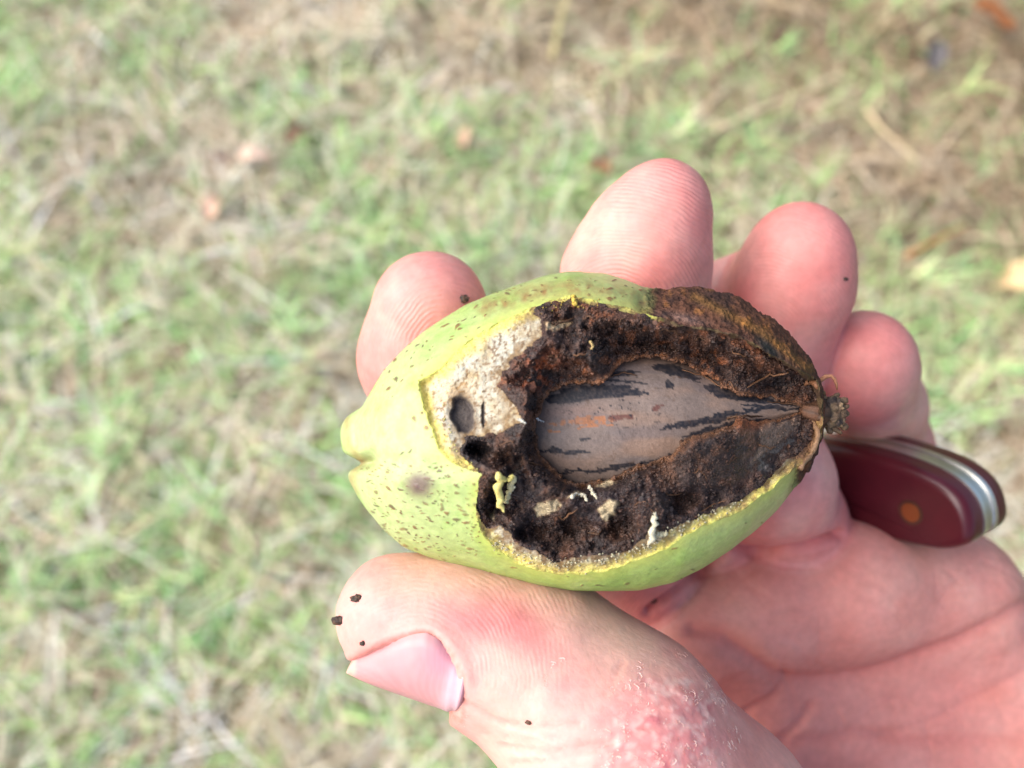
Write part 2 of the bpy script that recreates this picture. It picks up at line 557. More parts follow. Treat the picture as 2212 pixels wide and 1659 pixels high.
INDEX = [J(928, 668, -12, 7.0), J(918, 770, -15, 7.7), J(985, 960, -23, 8.0), J(1230, 1150, -26, 8.2), J(1380, 1230, -33, 8.0), J(1540, 1320, -50, 8.2)]
MIDDLE = [J(1437, 438, -9, 5.0), J(1405, 500, -10, 6.8), J(1372, 600, -13, 8.5), J(1385, 780, -22, 8.6), J(1440, 960, -27, 8.4), J(1520, 1090, -32, 8.2), J(1660, 1280, -48, 8.5)]
RING = [J(1728, 548, -19, 6.6), J(1712, 615, -21, 7.4), J(1650, 760, -26, 8.2), J(1610, 900, -27, 8.0), J(1664, 1040, -25, 7.9), J(1700, 1125, -34, 7.8), J(1780, 1250, -54, 8.2)]
LITTLE = [J(1864, 778, -26, 6.5), J(1866, 792, -28, 6.6), J(1892, 880, -43, 6.9), J(1908, 960, -52, 7.0), J(1950, 1110, -56, 8.0), J(2010, 1240, -50, 9.0)]
THUMB = [J(858, 1324, 0, 6.4), J(1000, 1362, 0, 6.9), J(1150, 1425, -1, 8.8), J(1335, 1588, .5, 10.6), J(1500, 1800, -1, 12.6)]
PALM = [[J(1500, 1360, -39, 9.0), J(1850, 1720, -44, 13.0), J(2300, 2200, -42, 16)],
        [J(1670, 1310, -42, 9.5), J(2000, 1700, -48, 13.0), J(2400, 2150, -42, 16)],
        [J(1850, 1290, -44, 9.5), J(2120, 1640, -48, 13.0), J(2480, 2080, -43, 16)],
        [J(2040, 1275, -46, 8.8), J(2260, 1600, -46, 12.5), J(2560, 2000, -44, 15)],
        [J(1500, 1800, -4, 12.5), J(1750, 2060, -17, 15.5), J(2250, 2250, -34, 17)],
        [J(1620, 1560, -42, 8.0), J(1640, 1900, -28, 10.0)],
        [J(1430, 1440, -34, 7.0), J(1490, 1375, -33, 7.6), J(1640, 1306, -33, 8.0), J(1830, 1268, -34, 8.4), J(2060, 1280, -41, 8.6)]]
RING_SIDE = [J(1598, 588, -26, 2.6), J(1560, 628, -28, 3.6), J(1560, 700, -30, 5.0)]
ARM = [J(2420, 2150, -42, 19), J(2700, 2480, -44, 20), J(3230, 3120, -48, 25)]

def hand_sdf(P):
    palm = None
    for c in PALM:
        d = chain(P, c, 5)
        palm = d if palm is None else smin(palm, d, 7)
    palm = smin(palm, chain(P, ARM, 6), 8)
    palm = smin(palm, chain(P, THUMB, 5.0, 0.80, -2.0), 6)
    d = None
    for f in (INDEX, MIDDLE, RING, LITTLE):
        e = chain(P, f, 3.0)
        d = e if d is None else smin(d, e, 0.5)
    d = smin(d, chain(P, RING_SIDE, 3.0), 2.0)
    return smin(palm, d, .5)

def surface_nets(fn, lo, hi, h, coarse=4, band=4.0):
    n = (np.ceil((hi - lo) / h / coarse).astype(int)) * coarse + 1
    ax = [lo[i] + h * np.arange(n[i]) for i in range(3)]
    nc = (n - 1) // coarse + 1
    G = np.stack(np.meshgrid(*[a[::coarse] for a in ax], indexing='ij'), -1).reshape(-1, 3)
    cv = fn(G).reshape(nc).astype(np.float32)
    full = np.repeat(np.repeat(np.repeat(cv, coarse, 0), coarse, 1), coarse, 2)[:n[0], :n[1], :n[2]].copy()
    idx = np.argwhere(np.abs(full) < band + h * coarse)
    for s in range(0, len(idx), 600000):
        I = idx[s:s + 600000]
        full[I[:, 0], I[:, 1], I[:, 2]] = fn(lo + h * I)
    s = full < 0
    c = [s[a:n[0] - 1 + a, b:n[1] - 1 + b, d:n[2] - 1 + d] for a in (0, 1) for b in (0, 1) for d in (0, 1)]
    anyv = c[0].copy(); allv = c[0].copy()
    for q in c[1:]:
        anyv |= q; allv &= q
    act = anyv & ~allv
    cells = np.argwhere(act)
    vid = np.full(act.shape, -1, np.int32)
    vid[act] = np.arange(len(cells))
    corners = np.array([(a, b, d) for a in (0, 1) for b in (0, 1) for d in (0, 1)])
    val = np.stack([full[cells[:, 0] + a, cells[:, 1] + b, cells[:, 2] + d] for a, b, d in corners], 1)
    acc = np.zeros((len(cells), 3)); cnt = np.zeros(len(cells))
    for i in range(8):
        for j in range(i + 1, 8):
            if np.abs(corners[i] - corners[j]).sum() != 1:
                continue
            va, vb = val[:, i], val[:, j]
            m = (va < 0) != (vb < 0)
            t = va[m] / (va[m] - vb[m])
            acc[m] += corners[i] + t[:, None] * (corners[j] - corners[i])
            cnt[m] += 1
    V = lo + h * (cells + acc / cnt[:, None])
    Fs = []
    for axis in range(3):
        A = [slice(1, -1)] * 3; B = [slice(1, -1)] * 3
        A[axis] = slice(0, -1); B[axis] = slice(1, None)
        sa, sb = s[tuple(A)], s[tuple(B)]
        e = np.argwhere(sa != sb)
        flip = sb[e[:, 0], e[:, 1], e[:, 2]]
        off = np.ones(3, int); off[axis] = 0
        e = e + off
        u, v = (axis + 1) % 3, (axis + 2) % 3
        du = np.zeros(3, int); du[u] = 1
        dv = np.zeros(3, int); dv[v] = 1
        q = [e - du - dv, e - dv, e, e - du]
        Q = np.stack([vid[k[:, 0], k[:, 1], k[:, 2]] for k in q], 1)
        Q[flip] = Q[flip][:, ::-1]
        Fs.append(Q)
    F = np.concatenate(Fs)
    return V, F[(F >= 0).all(1)]

def vert_normals(V, F):
    n = np.zeros_like(V)
    fn_ = np.cross(V[F[:, 2]] - V[F[:, 0]], V[F[:, 3 if F.shape[1] == 4 else 1]] - V[F[:, 1 if F.shape[1] == 4 else 0]])
    for k in range(F.shape[1]):
        for c in range(3):
            n[:, c] += np.bincount(F[:, k], fn_[:, c], len(V))
    return n / (np.linalg.norm(n, axis=1, keepdims=True) + 1e-12)

lo = np.array([-24., -205., -82.]); hi = np.array([190., 32., 16.])
HV, HF = surface_nets(hand_sdf, lo, hi, 0.5)
for _ in range(3):                        # relax the grid steps
    acc = np.zeros_like(HV); cnt = np.zeros(len(HV))
    for a, b in ((0, 1), (1, 2), (2, 3), (3, 0)):
        for c in range(3):
            acc[:, c] += np.bincount(HF[:, a], HV[HF[:, b], c], len(HV)) + np.bincount(HF[:, b], HV[HF[:, a], c], len(HV))
        cnt += np.bincount(HF[:, a], minlength=len(HV)) + np.bincount(HF[:, b], minlength=len(HV))
    HV = np.where(cnt[:, None] > 0, HV * 0.4 + 0.6 * acc / np.maximum(cnt, 1)[:, None], HV)
NV = vert_normals(HV, HF)
if (NV * (HV - HV.mean(0))).sum() < 0:
    HF = HF[:, ::-1].copy(); NV = -NV
hx, hy = proj(HV)
dT = chain(HV, THUMB, 5.0, 0.80, -2.0)
dF = {}
for nm, c in (("i", INDEX), ("m", MIDDLE), ("r", RING), ("l", LITTLE)):
    dF[nm] = chain(HV, c, 3.0)
dP = np.min([chain(HV, c, 5) for c in PALM[:4] + PALM[6:]], 0)
isT = dT < 1.2
front = NV[:, 2] > -0.2
disp = np.zeros(len(HV))
# ---- creases of the palm
palm_m = front & (dP < 9) & ~isT & (np.min([dF[q] for q in 'imrl'], 0) > .5)
creases = [([(1497, 1360), (1559, 1372), (1607, 1406), (1670, 1454), (1727, 1466), (1799, 1466), (1871, 1454), (1967, 1420), (2062, 1387), (2158, 1339), (2230, 1290)], 15, .6),
           ([(1612, 1535), (1660, 1507), (1679, 1487), (1700, 1466)], 8, .45),
           ([(1693, 1593), (1727, 1559), (1746, 1526)], 9, .4),
           ([(1674, 1602), (1789, 1598), (1847, 1581), (1919, 1588), (1991, 1602), (2240, 1600)], 13, .5),
           ([(1900, 1588), (2000, 1560), (2120, 1500), (2230, 1440)], 9, .22)]
red = np.zeros(len(HV))
for pts, w, dep in creases:
    d = seg_dist(hx, hy, pts)
    g_ = np.exp(-(d / w) ** 2)
    disp -= np.where(palm_m, dep * g_, 0)
    disp += np.where(palm_m, dep * .35 * np.exp(-((d - 3.2 * w) / (2 * w)) ** 2), 0)
    red = np.maximum(red, np.where(palm_m, g_ * min(1, dep), 0))
rl_ = np.random.default_rng(77)
for _ in range(70):
    x0, y0 = rl_.uniform(1450, 2212), rl_.uniform(1220, 1659)
    an_ = rl_.choice([-.35, .5, 1.2]) + rl_.normal(0, .25); ln_ = rl_.uniform(30, 110)
    pts = [(x0 + ln_ * q * math.cos(an_ + .25 * q), y0 + ln_ * q * math.sin(an_ + .25 * q)) for q in (-.5, -.15, .2, .5)]
    near = np.where(palm_m & (np.abs(hx - x0) < 90) & (np.abs(hy - y0) < 90))[0]
    g_ = np.exp(-(seg_dist(hx[near], hy[near], pts) / 4.5) ** 2)
    disp[near] -= rl_.uniform(.06, .16) * g_
    red[near] = np.maximum(red[near], .16 * g_)
# ---- wrinkles of the thumb knuckle
wr = [([(1000, 1515), (1080, 1560), (1160, 1572), (1250, 1560)], 6, .28), ([(1085, 1612), (1180, 1625), (1300, 1607), (1400, 1570)], 7, .34),
      ([(1110, 1650), (1200, 1640), (1330, 1600)], 6, .25), ([(1290, 1659), (1340, 1625), (1420, 1600)], 7, .32), ([(1160, 1700), (1280, 1680), (1400, 1640)], 7, .3),
      ([(1305, 1500), (1330, 1460), (1345, 1430)], 4, .2), ([(1090, 1590), (1150, 1598), (1210, 1590)], 5, .18)]
for pts, w, dep in wr:
    g_ = np.exp(-(seg_dist(hx, hy, pts) / w) ** 2)
    disp -= np.where(isT & front, dep * g_, 0)
    red = np.maximum(red, np.where(isT & front, g_ * .45, 0))
disp += np.where(isT, 0.10 * fbm(HV, 3.0, 3, 4), 0.12 * fbm(HV, 6.0, 2, 4))
# joint creases where the fingers fold
for pts, w, dep in (([(1400, 1322), (1480, 1262), (1575, 1192)], 8, 1.3), ([(1580, 1188), (1660, 1197), (1740, 1184), (1815, 1154)], 8, 1.5)):
    g_ = np.exp(-(seg_dist(hx, hy, pts) / w) ** 2)
    disp -= np.where(front & ~isT & (HV[:, 2] < -14), dep * g_, 0)
    red = np.maximum(red, np.where(front & ~isT, g_ * 1.0, 0))
# ---- nail bed of the thumb
NAIL = [(766, 1424), (805, 1404), (850, 1384), (900, 1366), (930, 1366), (958, 1388), (980, 1424), (998, 1462), (1003, 1490), (1000, 1560), (740, 1560), (752, 1440)]
HVm = HV.copy(); HVm[:, 2] = np.where(HV[:, 2] < -2, -4 - HV[:, 2], HV[:, 2])      # the nail is symmetric about the thumb's middle plane
mx_, my_ = proj(HVm)
sdN = poly_sd(mx_, my_, NAIL)
tnear = isT & (hx < 1060)
disp += np.where(tnear, (0.26 * sstep(1500, 1470, my_)) * np.exp(-((sdN + 13) / 11) ** 2), 0)
nl0, nl1 = mm(766, 1422, -2.), mm(990, 1494, -2.)
nl_t = (nl1 - nl0) / np.linalg.norm(nl1 - nl0)
nl_n = np.array([nl_t[1], -nl_t[0], 0.])
nl_n = nl_n if nl_n[1] < 0 else -nl_n
# ---- scaly rash
rash = np.clip(1.15 - ell(hx, hy, 1440, 1580, 150, 170, 35), 0, 1) * (isT & front)
rash = np.clip(rash * 1.6 + 0.35 * n2(hx, hy, 40, 3, 31) * (rash > 0), 0, 1)
disp += rash * (0.09 * vnoise(HV, .8, 8) + 0.08 * vnoise(HV, .45, 9))
HV2 = HV + NV * disp[:, None]
HV2 = HV2 - NV * np.where(tnear, .75 * sstep(-1, 14, sdN) * sstep(1000, 965, mx_), 0)[:, None]
sfl = (HV2 - nl0) @ nl_n
flat = np.where(tnear, sstep(-6, 6, sdN), 0) * np.maximum(sfl + .45 + .35 * ((HV2[:, 2] + 2) / 8) ** 2, 0)
HV2 = HV2 - nl_n * flat[:, None]
# ---- colour of the skin
base = lin(218, 160, 151)
C = np.tile(base, (len(HV), 1))
blotch = fbm(HV, 9, 3, 2)
C = mix(C, lin(214, 140, 132), sstep(-.1, .5, blotch) * .7)
C = mix(C, lin(222, 176, 160), sstep(.05, .5, -blotch) * .6)
for nm in "imrl":                         # flushed finger pads
    C = mix(C, lin(214, 128, 122), ((dF[nm] < 1.0) & ~isT) * np.clip(0.58 + 0.5 * blotch + .25 * fbm(HV, 3, 2, 78), 0, 1))
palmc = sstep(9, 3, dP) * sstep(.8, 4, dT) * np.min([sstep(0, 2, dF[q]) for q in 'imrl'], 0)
C = mix(C, lin(206, 132, 120), palmc * np.clip(0.66 + .35 * fbm(HV, 5, 3, 77), 0, 1))  # palm skin redder, and darkened to paint in shade of the unseen photographer
tr = np.clip(1.1 - ell(hx, hy, 1120, 1350, 130, 75, 38), 0, 1) + .8 * np.clip(1.1 - ell(hx, hy, 990, 1335, 110, 50, 28), 0, 1) + .5 * np.clip(1.1 - ell(hx, hy, 1235, 1480, 110, 90, 0), 0, 1)
C = mix(C, lin(216, 104, 112), np.where(isT, sstep(0, 1, tr) * .5, 0))
C = mix(C, lin(226, 190, 172), np.where(isT, np.exp(-(ell(hx, hy, 1330, 1350, 120, 60, 40)) ** 2) * .3, 0))
C = mix(C, lin(206, 110, 116), rash * .45)
C = mix(C, lin(176, 78, 96), rash * sstep(.15, .6, n2(hx, hy, 30, 2, 55)) * .55)
C = mix(C, lin(244, 212, 200), np.clip(rash * 1.3, 0, 1) * sstep(.1, .35, n2(hx, hy, 14, 3, 56)) * .4)
C = mix(C, lin(192, 92, 86), red * .5)
C = mix(C, lin(190, 110, 96), np.where(isT & front, np.exp(-(sdN / 4) ** 2) * .5, 0))
C *= (1 + .05 * fbm(HV, 1.2, 2, 91))[:, None]
# ---- fingerprint phase (cycles) and strength
phase = np.zeros(len(HV)); ridge = np.zeros(len(HV))
def pr(mask, cx, cy, kx, ky, per, strength, swirl=0):
    d = np.hypot((hx - cx) * kx, (hy - cy) * ky) / per * 1.08 + swirl * 1.6 * n2(hx, hy, 70, 3, 5)
    strength = strength * (.35 + .65 * sstep(-.25, .3, n2(hx, hy, 45, 3, 6)))
    phase[mask] = d[mask]; ridge[mask] = strength[mask] if hasattr(strength, '__len__') else strength
pr((dF["i"] < .8) & front, 960, 770, 1.0, .8, 9.3, sstep(-.1, .5, NV[:, 2]) * .42, .5)
pr((dF["m"] < .8) & front, 1335, 665, .95, 1.05, 9.6, sstep(-.1, .5, NV[:, 2]) * .55, .5)
pr((dF["r"] < .8) & front, 1640, 760, 1, 1, 9.5, .22 * sstep(0, .6, NV[:, 2]), .5)
pr((dF["l"] < .8) & front, 1800, 900, 1, 1, 9.2, .15 * sstep(0, .6, NV[:, 2]), .5)
dl = np.hypot(hx - 892, hy - 1458)
pr(isT & front & (dF["i"] > 1), 892, 1458, 1, 1, 11.0, sstep(85, 160, dl) * sstep(1540, 1400, hy - .30 * (hx - 1000)) * (1 - sstep(1400, 1560, hx * .7 + hy * .45)) * (1 - rash) * .2, .6)
hand_base = mm(1700, 1400, -40)
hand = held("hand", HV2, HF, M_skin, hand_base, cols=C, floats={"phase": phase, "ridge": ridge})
tag(hand, "bare hand with pale pink skin pinching the cut green husk between thumb and fingers", "hand")

# ---- thumbnail: curved plate over the bed
nuN, nvN = 44, 40
upc = np.array([(764, 1424), (805, 1404), (850, 1385), (895, 1369), (922, 1367), (946, 1380), (964, 1400), (978, 1421), (988, 1442), (994, 1458)], float)
lwc = np.array([(763, 1428), (800, 1442), (840, 1455), (880, 1468), (905, 1476), (930, 1484), (950, 1489), (966, 1493), (978, 1495), (986, 1495)], float)
tq = np.linspace(0, 9, nuN)
U = np.stack([np.interp(tq, range(10), upc[:, k]) for k in (0, 1)], -1)
W = np.stack([np.interp(tq, range(10), lwc[:, k]) for k in (0, 1)], -1)
fr_i = np.where(isT & (NV[:, 2] > .05) & (hx < 1100))[0]
fx, fy = proj(HV2[fr_i])
zU = np.array([HV2[fr_i[np.argsort((fx - u[0]) ** 2 + (fy - u[1]) ** 2)[:8]], 2].mean() for u in U])
zU = np.polyval(np.polyfit(tq, zU, 3), tq)
topn = np.zeros((nuN, nvN, 3))
for i in range(nuN):
    f3 = mm(U[i, 0], U[i, 1], zU[i]); c3 = f3.copy(); c3[2] = -2
    w3 = mm(W[i, 0], W[i, 1], -2.)
    for j in range(nvN):
        a_ = math.pi * j / (nvN - 1)
        ca, sa = math.cos(a_), math.sin(a_)
        topn[i, j] = c3 + np.array([0, 0, (zU[i] + 2) * math.copysign(abs(ca) ** .7, ca)]) + (w3 - c3) * sa ** .7
gn = np.cross(np.gradient(topn, axis=0), np.gradient(topn, axis=1)); gn /= np.linalg.norm(gn, axis=2, keepdims=True) + 1e-9
if (gn[nuN // 2, nvN // 2] @ nl_n) < 0:
    gn = -gn
tn_ = np.linspace(0, 1, nuN)[:, None, None]
topn = topn + gn * (.12 - .45 * sstep(.84, 1, tn_))
low = topn - gn * .45
Vn = np.concatenate([topn.reshape(-1, 3), low.reshape(-1, 3)])
Fn = []
nn = nuN * nvN
for i in range(nuN - 1):
    for j in range(nvN - 1):
        a = (i * nvN + j, i * nvN + j + 1, (i + 1) * nvN + j + 1, (i + 1) * nvN + j)
        Fn.append(a); Fn.append(tuple(nn + k for k in reversed(a)))
bd = [j for j in range(nvN)] + [i * nvN + nvN - 1 for i in range(1, nuN)] + [(nuN - 1) * nvN + j for j in range(nvN - 2, -1, -1)] + [i * nvN for i in range(nuN - 2, 0, -1)]
for a, b in zip(bd, bd[1:] + bd[:1]):
    Fn.append((b, a, nn + a, nn + b))
xn, yn = proj(Vn)
Cn = np.tile(lin(204, 146, 148), (len(Vn), 1))
Cn = Cn * (1 + .05 * np.sin(yn * .55 + xn * .12))[:, None]
Cn = mix(Cn, lin(184, 132, 156), np.exp(-ell(xn, yn, 965, 1420, 45, 45) ** 2) * .5)
Cn = mix(Cn, lin(206, 168, 178), sstep(950, 980, xn + .35 * (yn - 1470)) * .7)
Cn = mix(Cn, lin(216, 172, 160), 1 - sstep(763, 772, xn))
Cn = mix(Cn, lin(228, 186, 176), sstep(1390, 1372, yn) * .3)
held("thumbnail", Vn, Fn, M_nail, hand_base, hand, cols=Cn)

# ---- sliver of the ring finger's nail
f0, f1 = mm(1562, 606, -27.2), mm(1596, 548, -25.5)
ax_f = f1 - f0; lf = np.linalg.norm(ax_f); ax_f /= lf
nf = np.array([-.86, .50, -.1]); nf -= ax_f * (nf @ ax_f); nf /= np.linalg.norm(nf)
bf = np.cross(ax_f, nf)
gv = []
for lay in (0, 1):
    for i in range(13):
        for j in range(9):
            t_ = i / 12; a_ = math.radians(-75 + 150 * j / 8)
            wd = 3.6 * (1 - .25 * t_ ** 3)
            gv.append(f0 + ax_f * lf * t_ + bf * wd * math.sin(a_) - nf * (2.6 * (1 - math.cos(a_)) + .35 * lay - .5 + .5 * t_ ** 2) - bf * 2.6)
gf = []
for i in range(12):
    for j in range(8):
        q = (i * 9 + j, i * 9 + j + 1, (i + 1) * 9 + j + 1, (i + 1) * 9 + j)
        gf.append(q); gf.append(tuple(117 + k for k in reversed(q)))
bd = list(range(9)) + [i * 9 + 8 for i in range(1, 13)] + [108 + j for j in range(7, -1, -1)] + [i * 9 for i in range(11, 0, -1)]
for a, b in zip(bd, bd[1:] + bd[:1]):
    gf.append((b, a, 117 + a, 117 + b))
held("fingernail", gv, gf, M_nail, hand_base, hand, cols=np.tile(lin(228, 190, 184), (len(gv), 1)))

# ---- flakes of dry skin
cand = np.where((rash > .12) & (NV[:, 2] > .1))[0]
clump = n2(hx[cand], hy[cand], 26, 3, 63) + .25 * n2(hx[cand], hy[cand], 9, 2, 64)
cand = cand[clump > .08]
pick = rng.choice(cand, 800)
nail_edge = np.where(isT & front & (np.abs(sdN + 4) < 4) & (hx > 930))[0]
pick = np.concatenate([pick, rng.choice(nail_edge, 26)])
arc = np.where(isT & front & (seg_dist(hx, hy, [(1180, 1485), (1183, 1450), (1200, 1432), (1225, 1425), (1240, 1435)]) < 4))[0]
pick = np.concatenate([pick, rng.choice(arc, 34)])
FV, FF, FC = [], [], []
for q_, i in enumerate(pick):
    n = NV[i]; a = np.cross(n, rng.normal(size=3)); a /= np.linalg.norm(a); b = np.cross(n, a)
    c0 = HV2[i] + n * .02
    st = len(FV)
    cc = lin(236, 200, 188) if rng.random() < .5 else lin(226, 176, 164)
    if q_ % 4 == 0:                        # curled edge of a scale
        r = rng.uniform(.10, .34); w = rng.uniform(.02, .05); k = 9
        a0, sp = rng.uniform(0, 6.28), rng.uniform(1.4, 4.6)
        for q in range(k):
            an = a0 + sp * q / (k - 1)
            rr = r * (1 + .18 * math.sin(3 * an + q_))
            d = math.cos(an) * a + math.sin(an) * b
            ww = w * math.sin(math.pi * (q + .6) / (k + .2))
            FV += [c0 + d * (rr - ww) - n * .01, c0 + d * (rr + ww) + n * rng.uniform(.01, .04)]
        for q in range(k - 1):
            u = st + 2 * q
            FF += [(u, u + 1, u + 3), (u, u + 3, u + 2)]
        FC += [cc] * (2 * k)
    else:                                 # flat fleck
        r = rng.uniform(.04, .13); k = 6
        FV.append(c0)
        for q in range(k):
            an = 2 * math.pi * q / k
            rr = r * rng.uniform(.4, 1.3)
            FV.append(c0 + rr * (math.cos(an) * a + math.sin(an) * b * .6) + n * rng.uniform(-.02, .03))
        for q in range(k):
            FF.append((st, st + 1 + q, st + 1 + (q + 1) % k))
        FC += [cc * .97] * (k + 1)
fo = held("dry_skin_flakes", FV, np.array(FF), M_flake, hand_base, hand, cols=np.array(FC), smooth=False)
fo["kind"] = "stuff"

# ------------------------------------------------------------------ husk
TOP = [(741, 950), (744, 918), (752, 902), (768, 890), (786, 879), (800, 852), (830, 800), (870, 757), (915, 717), (960, 686), (1010, 656), (1060, 632), (1120, 610), (1180, 592), (1240, 585), (1300, 590), (1350, 607), (1385, 622), (1420, 626), (1480, 624), (1530, 626), (1580, 641), (1620, 662), (1665, 697), (1700, 732), (1735, 768), (1755, 800), (1766, 830), (1772, 888)]
BOT = [(741, 950), (744, 985), (752, 1015), (757, 1040), (775, 1072), (800, 1106), (830, 1141), (880, 1184), (930, 1202), (1000, 1220), (1080, 1244), (1150, 1262), (1230, 1273), (1300, 1276), (1380, 1273), (1440, 1258), (1500, 1229), (1560, 1191), (1610, 1151), (1660, 1106), (1690, 1071), (1725, 1031), (1750, 991), (1764, 950), (1770, 915), (1772, 888)]
RIM = [(1233, 640), (1190, 650), (1152, 663), (1094, 690), (1035, 722), (990, 753), (961, 785), (936, 803), (905, 822), (909, 852), (916, 884), (932, 929), (945, 969), (972, 996), (999, 1010), (1042, 1023), (1035, 1050), (1026, 1095), (1044, 1158), (1071, 1189), (1112, 1214), (1161, 1232), (1206, 1240), (1262, 1239), (1318, 1232), (1356, 1217), (1438, 1189), (1479, 1156), (1540, 1127), (1601, 1103), (1663, 1058), (1696, 1028), (1752, 984), (1774, 946), (1780, 902), (1778, 862), (1766, 820), (1708, 788), (1660, 762), (1601, 727), (1540, 712), (1500, 706), (1458, 700), (1397, 678), (1340, 662), (1300, 655), (1262, 644)]
CAV = [(1233, 648), (1180, 655), (1150, 672), (1170, 690), (1172, 725), (1130, 765), (1107, 780), (1085, 803), (1074, 834), (1094, 852), (1112, 875), (1134, 913), (1103, 924), (1071, 940), (1012, 944), (994, 960), (996, 985), (1010, 1000), (1040, 1024), (1032, 1060), (1028, 1090), (1048, 1140), (1080, 1138), (1098, 1142), (1107, 1165), (1143, 1187), (1197, 1213), (1246, 1205), (1296, 1200), (1350, 1188), (1392, 1162), (1405, 1130), (1412, 1108), (1424, 1140), (1445, 1146), (1479, 1128), (1540, 1102), (1601, 1080), (1655, 1042), (1684, 1010), (1730, 975), (1756, 938), (1762, 900), (1760, 860), (1746, 824), (1692, 790), (1650, 760), (1595, 732), (1540, 718), (1500, 712), (1458, 706), (1397, 686), (1340, 668), (1290, 658)]
NUT = [(1157, 935), (1160, 900), (1172, 868), (1190, 846), (1215, 832), (1250, 828), (1290, 830), (1315, 812), (1345, 780), (1385, 771), (1440, 775), (1490, 790), (1525, 808), (1565, 838), (1610, 854), (1665, 862), (1722, 872), (1734, 886), (1700, 903), (1640, 912), (1600, 902), (1583, 918), (1545, 932), (1500, 938), (1470, 950), (1452, 984), (1400, 1001), (1350, 1020), (1310, 1034), (1255, 1045), (1215, 1032), (1185, 1006), (1164, 970)]

# the nut inside: axis and profile
NA, NB = mm(1056, 930, .2), mm(1742, 886, 1.4)
NT = np.array([0, .01, .03, .06, .1, .15, .2, .3, .4, .5, .6, .7, .8, .9, .96, 1])
NRr = np.array([0, .24, .44, .61, .75, .86, .93, 1, 1, .95, .85, .69, .49, .26, .14, .06]) * 8.3
nut_ax = (NB - NA); nut_len = np.linalg.norm(nut_ax); nut_ax /= nut_len

def nut_z(P_xy):
    """front surface depth of the nut at hand-frame x, y (about z = 5)"""
    q = P_xy - NA[:2]
    axy = nut_ax[:2] / np.linalg.norm(nut_ax[:2])
    t = np.clip(q @ axy / nut_len, 0, 1)
    s = q @ np.array([-axy[1], axy[0]])
    r = np.interp(t, NT, NRr)
    return .2 + 1.2 * t + np.sqrt(np.maximum(r * r - s * s, 0)) - 2.0 * np.maximum(np.abs(s) - r, 0)

nu = 680
uu = (1 - np.cos(np.linspace(0, math.pi, nu))) / 2
uu = .5 * uu + .5 * np.linspace(0, 1, nu)
xs_px = 741 + (1772 - 741) * uu
xt, yt = np.array(TOP, float).T
xb, yb = np.array(BOT, float).T
def smooth1(a, n=5):
    k = np.ones(2 * n + 1) / (2 * n + 1)
    return np.convolve(np.pad(a, n, mode='edge'), k, 'valid')
yT = np.interp(xs_px, xt, yt); yB = np.interp(xs_px, xb, yb)
yT[6:-6] = smooth1(yT)[6:-6]; yB[6:-6] = smooth1(yB)[6:-6]
yc = (yT + yB) / 2; rr = (yB - yT) / 2 * .988
th = np.concatenate([np.linspace(-math.pi / 2, math.pi / 2, 480), np.linspace(math.pi / 2, 3 * math.pi / 2, 92)[1:-1]])
nt_ = len(th)
X = np.repeat(((xs_px - 1106) / 19.98)[:, None], nt_, 1)
Y = -((yc - 829.5)[:, None] + rr[:, None] * np.sin(th)[None]) / 19.98
Z = (rr[:, None] * np.cos(th)[None]) / 19.98 * .93
# lie of the axis: the nearer pole leans slightly to the lens, the stem end away
Pk = np.stack([X, Y, Z], -1).reshape(-1, 3)
cen = np.stack([X, np.repeat(-((yc - 829.5) / 19.98)[:, None], nt_, 1), 0 * X], -1).reshape(-1, 3)
rad = Pk - cen
rl = np.linalg.norm(rad, axis=1, keepdims=True) + 1e-6
rad = rad / rl
px, py = proj(Pk)
lump = .22 * fbm(Pk, 7, 2, 3) + .05 * fbm(Pk, 1.6, 3, 6)
# sutures and lobes of the pole
nrm_end = sstep(1000, 780, px)
def ridge_line(pts, w):
    return np.exp(-(seg_dist(px, py, pts) / w) ** 2)
front_h = (Pk[:, 2] > 0)
lump += front_h * (.35 * ridge_line([(745, 925), (800, 895), (880, 850)], 26) - .6 * ridge_line([(770, 1000), (800, 982)], 11)
                   - .35 * ridge_line([(800, 990), (870, 1000)], 22) + .3 * ridge_line([(900, 1040), (1030, 1040)], 30)
                   + .25 * ridge_line([(1230, 610), (1340, 630), (1500, 650), (1640, 700), (1740, 790)], 20) - .35 * ridge_line([(1390, 655), (1440, 645)], 18))
brz = sstep(1380, 1430, px + 20 * n2(px, py, 40, 3, 72)) * sstep(900, 860, py)
brz = np.maximum(brz, sstep(1700, 1740, px) * front_h)
lump += brz * (.30 * vnoise(Pk, 1.3, 44) + .30 * fbm(Pk, .45, 3, 45) + .14 * np.sin(seg_dist(px, py, [(1400, 600), (1650, 660), (1790, 800)]) / 5.5 + 2 * vnoise(Pk, 2, 46)))
Pk = Pk + rad * (lump * np.clip(rl[:, 0] / 3, 0, 1))[:, None]
# the cleft between the two lobes of the pole
cleft = np.exp(-((py - 1000) / 15) ** 2) * sstep(830, 760, px)
Pk[:, 0] += cleft * 1.7 * (Pk[:, 2] > -6)
Pk[:, 0] += -.2 * np.exp(-((py - 930) / 28) ** 2) * sstep(800, 745, px)
px, py = proj(Pk)
